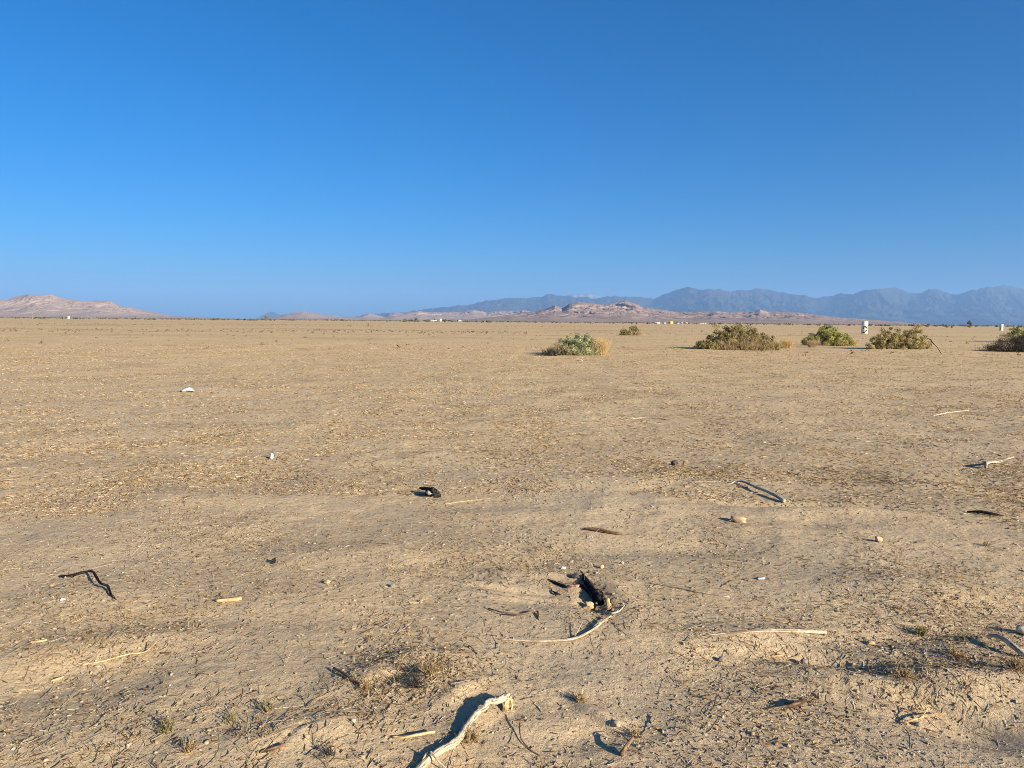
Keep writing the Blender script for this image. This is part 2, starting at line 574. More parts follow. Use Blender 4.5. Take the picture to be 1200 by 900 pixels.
def settle(lift_amp):
    def f(C):
        z = ground_z(C[..., 0], C[..., 1])
        C = C.copy(); C[..., 2] = z + np.maximum(C[..., 2], .001)
        return C
    return f


def litter(name, label, n, r0, r1, lens, rads, gain, nseg=2, long_frac=0, power=0.0, grow=0.0, tbias=0.0, bend=.25, floor=0.0):
    x, y, r = scatter(n, r0, r1, power)
    keep = RNG.random(n) < np.clip((cover(x, y) + floor) * gain, 0, 1)
    x, y, r = x[keep], y[keep], r[keep]; k = len(x)
    # loose lines of drift: most stems lie a little aligned
    th = fbm(x / 3, y / 3, 71, 2) * 2.2 + RNG.normal(0, .9, k)
    D = np.stack([np.cos(th), np.sin(th), RNG.normal(.03, .10, k)], 1); D /= np.linalg.norm(D, axis=1)[:, None]
    L = RNG.uniform(*lens, k) * np.where(RNG.random(k) < long_frac, 2.4, 1) * (1 + grow * r)
    Rr = RNG.uniform(*rads, k) * (1 + grow * r)
    P0 = np.stack([x, y, Rr * .6 + RNG.exponential(.003, k)], 1)
    V, Q, kk = strands(P0, D, L, Rr, RNG.normal(0, bend, k), nseg, 3, .55, settle(0))
    t = np.clip(RNG.beta(1.5, 1.6, k) + tbias, 0, 1)
    me = new_mesh(name, V, [Q], False, np.repeat(t, kk), (M_STRAW,))
    tag(link(name, me), label, 'straw', kind='stuff')


litter('straw_litter', 'loose bits of dry straw and chaff lying over the near sand', 80000, 2.2, 15, (.010, .055), (.0007, .0021), .66, 2, .06, tbias=.06, bend=.4, floor=.12)
litter('long_straw', 'long pale dry grass stems lying flat in thin mats on the sand', 11000, 2.2, 16, (.06, .20), (.0005, .0012), .42, 5, .10, tbias=.25, bend=.45)
litter('field_straw', 'dense dry straw covering the open field further out', 110000, 8, 48, (.02, .06), (.0016, .0036), .6, 1, .06, grow=.02, tbias=.04, floor=.3)
litter('field_chaff', 'chips and bits of dry weed strewn thickly over the middle field', 140000, 7, 52, (.014, .04), (.0015, .0040), .50, 1, 0, grow=.035, tbias=.06, floor=.35)
litter('chaff', 'brown chips and chaff crumbled over the near sand', 46000, 2.2, 22, (.006, .026), (.0012, .0034), .6, 1, 0, tbias=-.14, floor=.12)


def ico(sub):
    bm = bmesh.new(); bmesh.ops.create_icosphere(bm, subdivisions=sub, radius=1)
    V = np.array([v.co[:] for v in bm.verts]); F = np.array([[v.index for v in f.verts] for f in bm.faces]); bm.free()
    return V, F


ICO1, FI1 = ico(1); ICO2, FI2 = ico(2); ICO3, FI3 = ico(3)


def lumps(name, label, cat, n, r0, r1, size, gain, material, dens=None, power=0.0, grow=0.0, squash=(.5, .9), sink=.25):
    x, y, r = scatter(n, r0, r1, power)
    d = cover(x, y) if dens is None else dens(x, y)
    keep = RNG.random(n) < np.clip(d * gain, 0, 1)
    x, y, r = x[keep], y[keep], r[keep]; k = len(x)
    s = size[0] + (size[1] - size[0]) * RNG.random(k) ** 3; s = s * (1 + grow * r)
    rot = RNG.uniform(0, 6.283, k); c, sn = np.cos(rot), np.sin(rot)
    B = ICO1[None] * (1 + RNG.uniform(-.45, .40, (k, len(ICO1)))[..., None])
    sc = np.stack([RNG.uniform(.75, 1.6, k), RNG.uniform(.55, 1.0, k), RNG.uniform(*squash, k)], 1)
    B = B * sc[:, None] * s[:, None, None]
    V = np.stack([B[..., 0] * c[:, None] - B[..., 1] * sn[:, None], B[..., 0] * sn[:, None] + B[..., 1] * c[:, None], B[..., 2]], -1)
    z = ground_z(x, y) + s * sc[:, 2] * (1 - 2 * sink)
    V += np.stack([x, y, z], 1)[:, None]
    Fa = (FI1[None] + (np.arange(k) * len(ICO1))[:, None, None]).reshape(-1, 3)
    me = new_mesh(name, V.reshape(-1, 3), [Fa], False, np.repeat(RNG.beta(2, 2, k), len(ICO1)), (material,))
    tag(link(name, me), label, cat, kind='stuff')


def gravel_dens(x, y):
    px, py = pix_of(x, y, np.zeros_like(x))
    d = .12 + .25 * sstep(0, .6, fbm(x / .9, y / .9, 81, 2))
    for (cx, cy, rx, ry, s) in [(960, 850, 130, 50, 1.0), (800, 860, 60, 50, .55), (1080, 880, 120, 40, .8), (960, 700, 90, 40, .35), (100, 840, 160, 60, .3), (640, 800, 80, 40, .35), (1150, 640, 80, 40, .4)]:
        d = d + s * np.exp(-((px - cx) / rx) ** 2 - ((py - cy) / ry) ** 2)
    return d


lumps('gravel', 'fine gravel and grit sprinkled over the near sand', 'gravel', 42000, 2.2, 9, (.0015, .0065), .6, M_PEB, gravel_dens)
lumps('soil_crumbs', 'small dry clods of soil lying all over the sand', 'soil', 62000, 2.2, 24, (.0018, .011), .5, M_CLOD, None, 0, .02, (.35, .8), .35)
lumps('field_clods', 'dry clods and low dead weeds strewn across the far field', 'soil', 20000, 12, 140, (.008, .030), .6, M_CLOD, None, 0, .012, (.22, .45), .2)


def stubble(name, label, n, r0, r1, hgt, rads, blades, gain, power, material=M_STUB, spread=.6, grow=0.0, tb=0.0):
    x, y, r = scatter(n, r0, r1, power)
    keep = RNG.random(n) < np.clip(cover(x, y) * gain, 0, 1)
    x, y, r = x[keep], y[keep], r[keep]; k = len(x)
    x = np.repeat(x, blades); y = np.repeat(y, blades); r = np.repeat(r, blades); K = len(x)
    tcl = np.repeat(RNG.normal(0, .16, k), blades)
    a = RNG.uniform(0, 6.283, K); tl = RNG.uniform(.1, 1.0, K) * spread
    D = np.stack([np.cos(a) * np.sin(tl), np.sin(a) * np.sin(tl), np.cos(tl)], 1)
    g = 1 + grow * r
    L = RNG.uniform(*hgt, K) * g; Rr = RNG.uniform(*rads, K) * g
    j = .012 * g
    x = x + RNG.normal(0, 1, K) * j; y = y + RNG.normal(0, 1, K) * j
    P0 = np.stack([x, y, ground_z(x, y) - .004], 1)
    V, Q, kk = strands(P0, D, L, Rr, RNG.normal(0, .3, K), 2, 3, .4)
    t = np.clip(RNG.beta(1.6, 1.6, K) + np.repeat(np.zeros(k), blades) + tcl + tb, 0, 1)
    me = new_mesh(name, V, [Q], False, np.repeat(t, kk), (material,))
    tag(link(name, me), label, 'stubble', kind='stuff')


stubble('dry_stubble', 'short broken stubs of dead weeds sticking out of the near sand', 1500, 2.3, 16, (.012, .045), (.0010, .0022), 6, .5, 0)
stubble('field_stubble', 'low dry grass stubble all over the field', 26000, 14, 140, (.02, .05), (.002, .0045), 5, .6, 0, spread=1.2, grow=.015, tb=.06)


# ------------------------------------------------------------------ sticks, stones and scraps lying on the sand
def px_m(py):
    """Size of one photo pixel on the ground at that row, in metres."""
    return flat(600, py)[1] / F_PX


def put(name, V, polys, material, label, cat, group=None, smooth=True, tint=None):
    V = np.asarray(V); c = V.mean(0); c = np.array([c[0], c[1], V[:, 2].min()])
    o = link(name, new_mesh(name, V - c, polys, smooth, tint, (material,)), None, c)
    return tag(o, label, cat, group)


def stick(name, pts, rpx, material, label, cat='stick', knobs=.25, group=None, sides=9, twigs=(), flatten=1.0):
    """A stick traced over the ground: pts are (px, py, height above ground); rpx radii in photo pixels."""
    P = np.array([at(p[0], p[1], (p[2] if len(p) > 2 else 0)) for p in pts])
    m = px_m(np.mean([p[1] for p in pts]))
    R = np.array(rpx, float) * m
    if len(R) != len(P): R = np.interp(np.linspace(0, 1, len(P)), np.linspace(0, 1, len(R)), R)
    P[:, 2] += R * .3
    A = Acc(); A.add(*tube(P, R, sides, knobs, RNG.integers(99)), tint=tube.grain)
    for tw in twigs:
        Q = np.array([at(p[0], p[1], (p[2] if len(p) > 2 else .005)) for p in tw[0]])
        r = np.linspace(tw[1], tw[1] * .5, len(Q)) * m
        A.add(*tube(Q, r, 6, knobs, 3))
    o_m = np.vstack(A.V); c = o_m.mean(0); c[2] = o_m[:, 2].min()
    o = link(name, A.mesh(name, material, c, True), None, c)
    return tag(o, label, cat, group)


def stone_mesh(seed, sx, sy, sz, jag=.25, sub=2):
    V, Fa = (ICO3, FI3) if sub == 3 else (ICO2, FI2)
    r = np.random.default_rng(seed)
    d = 1 + jag * (perlin(V[:, 0] * 1.1 + seed, V[:, 1] * 1.1 + V[:, 2] * .7, seed) + .5 * perlin(V[:, 0] * 2.3, V[:, 2] * 2.3 + seed, seed + 1))
    W = V * d[:, None]
    for _ in range(4):   # broken facets
        n = r.normal(size=3); n /= np.linalg.norm(n); k = W @ n; lim = r.uniform(.55, .85)
        W = W - np.maximum(k - lim, 0)[:, None] * n * .9
    return W * [sx, sy, sz], Fa


def stone(name, px, py, wpx, hpx, material, label, cat='stone', seed=1, jag=.3, lift=0, depth=.8, group=None, rot=None):
    p = at(px, py, 0); m = px_m(py)
    sx, sz = wpx * m * .5, hpx * m * .5
    V, Fa = stone_mesh(seed, sx, sx * depth, sz, jag, 3)
    a = RNG.uniform(-.5, .5) if rot is None else rot
    c, s = math.cos(a), math.sin(a)
    V = np.stack([V[:, 0] * c - V[:, 1] * s, V[:, 0] * s + V[:, 1] * c, V[:, 2]], 1) + p + [0, 0, sz * .75 + lift]
    return put(name, V, [Fa], material, label, cat, group, False)


def chip(name, px, py, lpx, wpx, ang, material, label, cat='wood chip', tilt=.05, split=True):
    """A split sliver of wood: a long prism with ragged ends."""
    p = at(px, py); m = px_m(py)
    L, W = lpx * m, wpx * m
    n = 9; s = np.linspace(-.5, .5, n)
    A = Acc()
    for k, (off, ww, ll) in enumerate(((0, 1, 1), (.45, .5, .8)) if split else ((0, 1, 1),)):
        V = []
        for i, q in enumerate(s):
            w = W * ww * (.5 + .12 * math.sin(7 * q + k)) * (1 - .75 * abs(2 * q) ** 6)
            z = W * .28 * ww
            yy = off * W + .1 * W * math.sin(5 * q + 2 * k)
            for (a, b) in ((-1, 0), (-.7, 1), (.6, 1.15), (1, 0)):
                V.append((q * L * ll, yy + a * w * .5 * (2 if k == 0 else 1), b * z * 1.4 + q * L * tilt))
        V = np.array(V)
        Q = [[i * 4 + j, i * 4 + (j + 1) % 4, (i + 1) * 4 + (j + 1) % 4, (i + 1) * 4 + j] for i in range(n - 1) for j in range(4)]
        Q += [[3, 2, 1, 0], [(n - 1) * 4 + j for j in range(4)]]
        A.add(V, np.array(Q))
    V = np.vstack(A.V)
    c_, s_ = math.cos(ang), math.sin(ang)
    W_ = np.stack([V[:, 0] * c_ - V[:, 1] * s_, V[:, 0] * s_ + V[:, 1] * c_, V[:, 2] - V[:, 2].min()], 1) + p + [0, 0, .002]
    return put(name, W_, [np.vstack(A.Q)], material, label, cat, None, False)


# the big bleached branch in the foreground
t = thing('driftwood_branch', at(545, 850), 'thick bleached branch lying at the bottom edge with a knobby bent end', 'branch')
base = np.array(t.location)


def part_tube(name, pts, rm, material, parent, knobs=.25, sides=10):
    P = np.array([at(p[0], p[1], p[2]) for p in pts])
    V, Q, T = tube(P, np.array(rm), sides, knobs, RNG.integers(99), 12 if sides > 12 else 6)
    return link(name, new_mesh(name, V - np.array(parent.location), [Q, T], True, tube.grain, (material,)), parent)


part_tube('limb', [(470, 925, .006), (492, 900, .010), (512, 882, .013), (534, 869, .018), (548, 850, .022), (559, 835, .028), (568, 829, .034), (572, 823, .040), (583, 821, .043), (592, 817, .042)],
          [.0125, .0135, .0142, .0138, .0132, .0122, .0115, .013, .014, .016], M_PALEWOOD, t, .17, 26)
V, Fa = stone_mesh(5, .017, .015, .014, .5, 3)
link('knob', new_mesh('knob', V + at(593, 816, .040) - base, [Fa], True, None, (M_PALEWOOD,)), t)
part_tube('root_stub', [(594, 818, .034), (594, 826, .018), (592, 833, .0)], [.012, .012, .009], M_TANWOOD, t, .6)
part_tube('root_stub', [(598, 816, .036), (600, 826, .014), (599, 832, .0)], [.006, .005, .003], M_TANWOOD, t, .5)
part_tube('bark_strip', [(588, 822, .03), (590, 829, .012), (589, 834, .0)], [.006, .005, .003], M_BROWNWOOD, t, .5)
part_tube('side_twig', [(504, 880, .040), (512, 890, .034), (524, 902, .016)], [.0035, .0032, .0025], M_PALEWOOD, t, .2, 6)
part_tube('side_twig', [(500, 882, .022), (494, 892, .018), (483, 903, .010)], [.0045, .004, .0035], M_TANWOOD, t, .2, 6)

stick('dry_twig', [(585, 749, .004), (615, 751, .005), (650, 751, .006), (675, 748, .010), (695, 738, .012), (706, 729, .018), (716, 722, .022)], [.7, 1.1, 1.3, 1.5, 1.5, 1.4, 1.0], M_PALEWOOD,
      'long thin pale twig bent up at its right end, below the burnt log', 'twig', .2, twigs=[([(686, 744), (700, 731, .02), (712, 727, .03)], .8), ([(672, 748), (678, 738, .02), (683, 728, .03)], .6)])
stick('dry_stick', [(826, 745, .002), (850, 743, .006), (885, 740, .008), (930, 740, .008), (968, 742, .004)], [.7, 1.3, 1.9, 2.4, 2.2], M_PALEWOOD, 'straight pale barkless stick lying level on dark sand, right of centre', 'stick', .15)
stick('charred_stick', [(70, 676, .002), (84, 675, .006), (97, 671, .02), (108, 670, .03), (112, 675, .03), (118, 684, .03), (126, 687, .025), (130, 696, .015), (136, 703, 0)], [1.6, 2.0, 1.4, 1.3, 1.5, 1.2, 1.4, 1.1, .8], M_CHAR,
      'crooked black charred stick bent in an angle over yellow straw', 'stick', .4)
stick('grey_stick', [(806, 565, 0), (838, 565, .002), (855, 567, .006), (862, 564, .02), (872, 565, .03), (885, 571, .034), (900, 577, .030), (912, 583, .02), (919, 588, .01)], [.6, .8, .9, 1.1, 1.3, 1.7, 1.7, 1.8, 2.4], M_GREYWOOD,
      'dark grey hooked stick with a pale broken end resting on the sand', 'stick', .25)
stick('bleached_branch', [(1155, 549, .0), (1156, 544, .05), (1160, 542, .06), (1172, 541, .04), (1180, 538, .07), (1188, 536, .09)], [1.6, 1.8, 1.7, 1.5, 1.4, 1.0], M_PALEWOOD, 'small bleached branch with a kink and a long shadow near the right edge', 'branch', .25)
stick('curved_branch', [(1157, 746, .02), (1168, 746, .035), (1180, 752, .04), (1190, 760, .03), (1204, 771, .01)], [1.5, 2.6, 3.2, 3.4, 3.0], M_PALEWOOD, 'short curved grey-white branch among tangled straw at the right edge', 'branch', .2)
stick('pale_twig', [(738, 491, 0), (755, 490, .005), (775, 491, .005), (785, 493, 0)], [.4, .9, .9, .4], M_PALEWOOD, 'pale twig lying flat in the middle distance beyond the dark stone', 'twig', .1)
stick('pale_twig', [(1094, 487, 0), (1110, 484, .01), (1135, 481, 0)], [.4, .8, .5], M_PALEWOOD, 'thin pale twig lying in straw below the olive gold shrub', 'twig', .1)
stick('curved_twig', [(612, 838, .03), (609, 850, .02), (611, 866, .008), (622, 879, .004), (634, 886, .002)], [.7, .8, .8, .7, .5], M_BROWNWOOD, 'thin brown twig curved like a bow, right of the bleached branch', 'twig', .15)
stick('bark_strip', [(684, 620, .006), (698, 621, .012), (715, 624, .012), (732, 627, .004)], [1.4, 2.2, 2.0, 1.1], M_BROWNWOOD, 'ragged strip of brown bark lying above the burnt log', 'bark', .6)
stick('dark_twig', [(391, 783, .012), (402, 789, .010), (411, 796, .008), (421, 803, .004)], [1.3, 1.8, 1.8, 1.0], M_BROWNWOOD, 'dark brown broken stick left of the weedy mound', 'stick', .4)
stick('thorny_stump', [(728, 885, .006), (735, 874, .02), (744, 862, .045)], [3.0, 2.6, 1.4], M_BROWNWOOD, 'little brown root stump leaning out of the sand at the bottom', 'stump', .4, twigs=[([(742, 864, .04), (753, 864, .05), (755, 872, .01)], .9), ([(738, 870, .03), (728, 860, .04), (722, 858, .02)], .8), ([(735, 876, .02), (746, 880, .01), (756, 886, 0)], .8)])
stick('dead_stick', [(1058, 848, .004), (1075, 842, .03), (1092, 838, .035), (1108, 836, .03)], [1.3, 1.2, 1.1, .7], M_TANWOOD, 'tan dead stem with a side spur on the sandy ridge at right', 'stem', .2, twigs=[([(1075, 842, .03), (1082, 838, .05), (1088, 828, .05)], .8)])
stick('dark_stick', [(1133, 600, .005), (1148, 600, .02), (1160, 602, .02), (1172, 604, .005)], [.9, 1.7, 1.8, .9], M_CHAR, 'short black stick on bare sand near the right edge', 'stick', .3)
stick('broken_stem', [(898, 831, .004), (915, 829, .012), (930, 827, .022), (943, 822, .02)], [.8, 1.2, 3.2, 3.0], M_BROWNWOOD, 'broken brown stem with a thick torn end on gravel', 'stem', .5)
stick('white_twig', [(706, 716, .01), (716, 719, .015), (726, 716, .02), (732, 709, .03)], [1.0, 1.2, .9, .5], M_PALEWOOD, 'white forked twig at the foot of the burnt log', 'twig', .2)
stick('pale_stick', [(760, 683, .004), (790, 688, .004), (815, 693, .006), (855, 700, .004)], [.5, .9, 1.0, .6], M_PALEWOOD, 'long thin weathered stick right of the burnt log', 'twig', .15)
stick('golden_stick', [(520, 591, .004), (540, 588, .005), (558, 586, .005), (575, 584, .004)], [.3, .4, .4, .25], M_TANWOOD, 'golden dry stem lying right below the black wood lump', 'stem', .15)
stick('root_twig', [(572, 713, .004), (590, 718, .02), (612, 720, .02), (629, 716, .012), (631, 726, 0)], [.7, 1.0, 1.1, 1.2, .9], M_BROWNWOOD, 'brown root twig with a bent tip on bare sand left of the burnt log', 'twig', .3)
stick('tan_stick', [(460, 864, .006), (475, 864, .012), (492, 861, .014), (509, 858, .010)], [1.3, 1.8, 1.9, 1.8], M_TANWOOD, 'short tan stem lying beside the lower part of the bleached branch', 'stem', .25)
stick('bent_straw', [(97, 779, .004), (120, 775, .006), (150, 767, .008), (170, 764, .012), (183, 753, .06)], [.9, 1.0, 1.0, .9, .6], M_TANWOOD, 'bent golden stalk with an upturned end on smooth sand at lower left', 'stalk', .15)
stick('split_stick', [(305, 882, .004), (320, 878, .01), (334, 873, .014)], [1.5, 2.3, 2.0], M_BROWNWOOD, 'split reddish stick lying on cracked mud at the lower left', 'stick', .25)

chip('wood_chip', 268, 705, 30, 7, .10, M_TANWOOD, 'flat yellow splinter of wood on straw, left of centre')
chip('wood_chip', 67, 797, 14, 4, .7, M_TANWOOD, 'small pointed golden wood sliver on smooth sand at lower left', split=False)
chip('wood_chip', 892, 679, 10, 4, .15, M_PLASTIC, 'short white chip lying on bare sand right of centre', 'chip', split=False)
chip('wood_chip', 45, 753, 18, 4, .2, M_TANWOOD, 'orange wood sliver on the straw at the left edge')
chip('wood_chip', 195, 767, 17, 3, -.25, M_BROWNWOOD, 'thin brown chip on bare sand at lower left', split=False)
chip('wood_chip', 910, 770, 14, 4, -.1, M_TANWOOD, 'small tan chip below the straight pale stick', split=False)
chip('dark_chip', 321, 660, 5, 9, .3, M_CHAR, 'dark upright chip on sand left of centre', 'chip', .3, False)

# the burnt log in its hollow
lp = at(695, 700)
t = thing('burnt_log', lp, 'charred hollow log half sunk in a sandy hollow, black with a bare tan end', 'log')
part_tube('charred_shell', [(683, 678, .008), (689, 684, .018), (696, 692, .024), (702, 699, .026), (705, 708, .018)], [.008, .016, .020, .021, .016], M_CHAR, t, .8, 16)
part_tube('charred_rim', [(680, 685, .006), (686, 689, .012), (692, 695, .012), (697, 705, .004)], [.009, .011, .012, .010], M_CHAR, t, .9, 12)
part_tube('bark_side', [(681, 670, .020), (691, 682, .030), (700, 693, .036), (708, 702, .034)], [.006, .010, .012, .009], M_BROWNWOOD, t, .6, 10)
part_tube('bare_end', [(707, 697, .045), (712, 704, .036), (713, 714, .012)], [.006, .014, .013], M_TANWOOD, t, .6, 12)
stone('wood_chunk', 690, 714, 12, 15, M_TANCLOD, 'upright tan chunk of wood standing inside the hollow beside the charred log', 'wood chunk', 14, .55, -.01, .7)
stone('charcoal_piece', 674, 678, 11, 7, M_DARKROCK, 'blue-black lump of charcoal at the upper end of the burnt log', 'charcoal', 21, .3)
chip('plastic_strip', 673, 687, 13, 3, .08, M_RED, 'small faded red strip lying beside the burnt log', 'plastic scrap', .02, False)
stick('burnt_twig', [(640, 679, .002), (648, 682, .004), (658, 686, .005), (665, 689, .002)], [.8, 1.5, 1.6, 1.0], M_CHAR, 'black burnt twig pointing up to the burnt log from the left', 'twig', .5)
stick('burnt_twig', [(646, 692, .002), (651, 695, .004), (657, 697, .002)], [.6, 1.1, .7], M_CHAR, 'shorter black burnt twig below the first one, left of the burnt log', 'twig', .5)

# black lump
t = thing('black_wood_lump', at(505, 577), 'black burnt wood lump with a prong, alone on the sand near the centre', 'wood lump')
V, Fa = stone_mesh(31, .085, .06, .06, .5, 3); base = np.array(t.location)
link('lump', new_mesh('lump', V + at(507, 577, .035) - base, [Fa], False, None, (M_CHAR,)), t)
part_tube('prong', [(508, 575, .075), (501, 573, .07), (492, 572, .045)], [.022, .019, .010], M_CHAR, t, .5, 8)
V, Fa = stone_mesh(33, .034, .03, .022, .4, 3)
link('ash_face', new_mesh('ash_face', V + at(504, 577, .045) + [0.0, -.035, .005] - base, [Fa], False, None, (M_ROCK,)), t)
chip('wood_chip', 510, 580, 10, 3, .3, M_TANWOOD, 'orange sliver in front of the black wood lump')

stone('dark_stone', 790, 545, 9, 7, M_DARKROCK, 'small dark round stone right of centre in the middle distance', 'stone', 41)
stone('white_stone', 1197, 743, 18, 12, M_PALEROCK, 'large white stone cut by the right edge of the picture', 'stone', 43)
stone('soil_clod', 866, 612, 20, 9, M_TANCLOD, 'tan crumbly clod with a dark shadow left of it, below the hooked stick', 'clod', 47, .4)
stone('soil_clod', 1030, 635, 9, 8, M_TANCLOD, 'small upright tan clod with a long dark shadow, right half', 'clod', 48, .4)
stone('soil_slab', 722, 850, 12, 6, M_SOILCLOD, 'flat broken slab of crusted soil on smooth sand at the bottom', 'soil slab', 51, .15, 0, 1.3)
stone('pale_stone', 705, 666, 6, 5, M_TANCLOD, 'small tan stone above the burnt log', 'stone', 53)
stone('pale_stone', 729, 661, 5, 4, M_PALEROCK, 'small grey-white stone just right of the tan one above the burnt log', 'stone', 54)
stone('grey_stone', 460, 688, 7, 5, M_ROCK, 'small grey stone on bare sand left of the bare hollow', 'stone', 55)
stone('grey_stone', 845, 775, 9, 8, M_ROCK, 'grey stone on sand below the left end of the straight pale stick', 'stone', 56)
stone('grey_stone', 942, 777, 10, 7, M_ROCK, 'bluish grey stone below the middle of the straight pale stick', 'stone', 57)
stone('pale_stone', 383, 684, 9, 5, M_TANCLOD, 'flat tan stone on bare sand left of centre', 'stone', 58)
stone('pale_stone', 150, 875, 5, 4, M_PALEROCK, 'small white pebble beside the green weeds at lower left', 'stone', 59)
stone('pale_stone', 414, 846, 6, 5, M_PALEROCK, 'whitish pebble left of the bleached branch', 'stone', 60)
stone('tan_clod', 1020, 755, 11, 5, M_TANCLOD, 'low tan clod with a dark shadow at the end of the straight pale stick', 'clod', 61, .4)
stone('rough_clod', 1075, 851, 8, 6, M_ROCK, 'whitish rough lump under the dead stem on the ridge', 'clod', 62, .4)
stone('paper_scrap', 660, 667, 6, 4, M_PLASTIC, 'tiny crumpled white scrap above left of the burnt log', 'litter', 63, .6)
stone('paper_scrap', 318, 538, 6, 7, M_PLASTIC, 'tiny white paper scrap in the field left of centre', 'litter', 64, .6)
stone('paper_scrap', 73, 704, 6, 4, M_PLASTIC, 'tiny bluish white scrap in straw below the charred stick', 'litter', 65, .6)
stone('paper_scrap', 680, 423, 7, 2, M_PLASTIC, 'pale flat scrap in front of the grey-green shrub', 'litter', 66, .5)

# crumpled plastic bag
p = at(219, 459); m_ = px_m(459)
V, Fa = stone_mesh(71, 8 * m_, 6 * m_, 2.6 * m_, .55, 3)
V = V * (1 + .10 * np.sin(V[:, :1] * 60) * np.cos(V[:, 1:2] * 47)) + p + [0, 0, 2.2 * m_]
put('plastic_bag', V, [Fa], M_PLASTIC, 'crumpled white plastic bag lying in the field at left', 'plastic bag', None, False)

# ------------------------------------------------------------------ weed tufts
def tuft(name, px, py, hgt, n, label, material, spread=.9, wr=.02, group=None, rad_=(.0008, .0018), cat='weed'):
    p = at(px, py)
    a = RNG.uniform(0, 6.283, n); tl = RNG.uniform(.05, 1, n) * spread
    D = np.stack([np.cos(a) * np.sin(tl), np.sin(a) * np.sin(tl), np.cos(tl)], 1)
    w0 = min(wr, .010); hgt = hgt * (.62 if material in (M_STUB, M_DEAD) else .85)
    x = p[0] + RNG.normal(0, w0, n); y = p[1] + RNG.normal(0, w0, n)
    P0 = np.stack([x, y, ground_z(x, y) - .003], 1)
    L = RNG.uniform(.45, 1, n) * (hgt + max(0, wr - .02) * np.sin(tl) * 1.6)
    V, Q, k = strands(P0, D, L, RNG.uniform(*rad_, n), RNG.normal(0, .25, n), 4, 3, .35)
    tt = np.repeat(RNG.beta(1.8, 1.8, n), k)
    # short side leaves
    m = n * 5; i = RNG.integers(0, n, m); s = RNG.uniform(.3, 1, m)
    C = P0[i] + D[i] * (L[i] * s)[:, None]
    V2, Q2, t2 = leaves(C, hgt * .16, unit(m), 3.0, RNG.beta(2, 2, m))
    A = Acc(); A.add(V, Q, None, tt); A.add(V2, Q2, None, t2)
    o = link(name, A.mesh(name, material, p), None, p)
    return tag(o, label, cat, group)


tuft('weed_tuft', 197, 857, .085, 46, 'small green-brown weed, the bushiest in the lower left corner', M_GREENTUFT, 1.0, .016)
tuft('weed_tuft', 222, 880, .075, 60, 'brown withered weed right below the bushiest green weed', M_STUB, 1.1, .03)
tuft('weed_tuft', 270, 845, .06, 22, 'sparse little weed between two larger ones at lower left', M_GREENTUFT, .9, .01)
tuft('weed_tuft', 284, 861, .04, 24, 'flattened reddish weed just below the sparse little one', M_STUB, 1.2, .015)
tuft('weed_tuft', 314, 833, .075, 26, 'thin weed with curled stems above the cracked mud', M_GREENTUFT, .9, .015)
tuft('weed_tuft', 1080, 745, .08, 60, 'olive weed tuft on the sand right of the straight pale stick', M_GREENTUFT, 1.0, .025)
tuft('weed_tuft', 1128, 748, .05, 20, 'tiny dark weed left of the curved branch', M_GREENTUFT, 1.0, .012)
tuft('weed_tuft', 1155, 640, .06, 30, 'tiny green weed with dark shadow near the right edge', M_GREENTUFT, 1.0, .02)
tuft('weed_tuft', 428, 808, .10, 46, 'pale dead weed with whitish stems beside the dark broken stick', M_STUB, 1.1, .02)
tuft('weed_tuft', 505, 790, .09, 90, 'low tangled dead weed spread over the mound left of the bleached branch', M_STUB, 1.25, .06)
tuft('weed_tuft', 486, 805, .08, 70, 'dark tangled dead weed at the foot of the mound', M_DEAD, 1.25, .05)
tuft('weed_tuft', 550, 868, .07, 90, 'brown rootlets hanging under the bleached branch', M_STUB, 1.3, .045)
tuft('weed_tuft', 680, 822, .075, 70, 'golden dead tuft on smooth sand right of the bow-curved twig', M_STUB, 1.15, .03)
tuft('weed_tuft', 745, 862, .075, 40, 'reddish dry tuft growing from the little root stump', M_STUB, 1.1, .02)
tuft('weed_tuft', 1060, 795, .09, 70, 'pale dry tuft spilling over the sandy ridge at right', M_STUB, 1.25, .05)
tuft('weed_tuft', 1120, 770, .08, 60, 'dry tuft in the straw left below the curved branch', M_STUB, 1.2, .05)
tuft('weed_tuft', 1190, 785, .10, 90, 'thick golden tuft under the curved branch at the right edge', M_STUB, 1.2, .05)
tuft('weed_tuft', 130, 510, .07, 40, 'small brown weed in the field at left', M_STUB, 1.0, .04)
tuft('weed_tuft', 385, 885, .08, 30, 'dark thorny dead weed at the bottom edge, left of the bleached branch', M_DEAD, 1.0, .03)

# individual pebbles and twigs (repeats): shared shapes, one object each
PEB = []
for k in range(9):
    V, Fa = stone_mesh(100 + k, 1.15, .75, .5, .6, 2)
    for mm in (M_ROCK, M_TANCLOD, M_SOILCLOD):
        PEB.append(new_mesh('pebble', V, [Fa], False, None, (mm,)))
x, y, r = scatter(9000, 2.4, 7.5, 0, .64)
kp = RNG.random(len(x)) < gravel_dens(x, y); x, y = x[kp][:150], y[kp][:150]
zz = ground_z(x, y)
for i in range(len(x)):
    o = link('pebble', PEB[RNG.integers(len(PEB))], None, (x[i], y[i], zz[i] + .002))
    s = .004 + .008 * RNG.random() ** 2.5
    o.scale = (s, s, s); o.rotation_euler = (0, 0, RNG.uniform(0, 6.28))
    tag(o, 'small loose pebble among the grit of the near ground', 'pebble', 'pebbles strewn over the near ground')

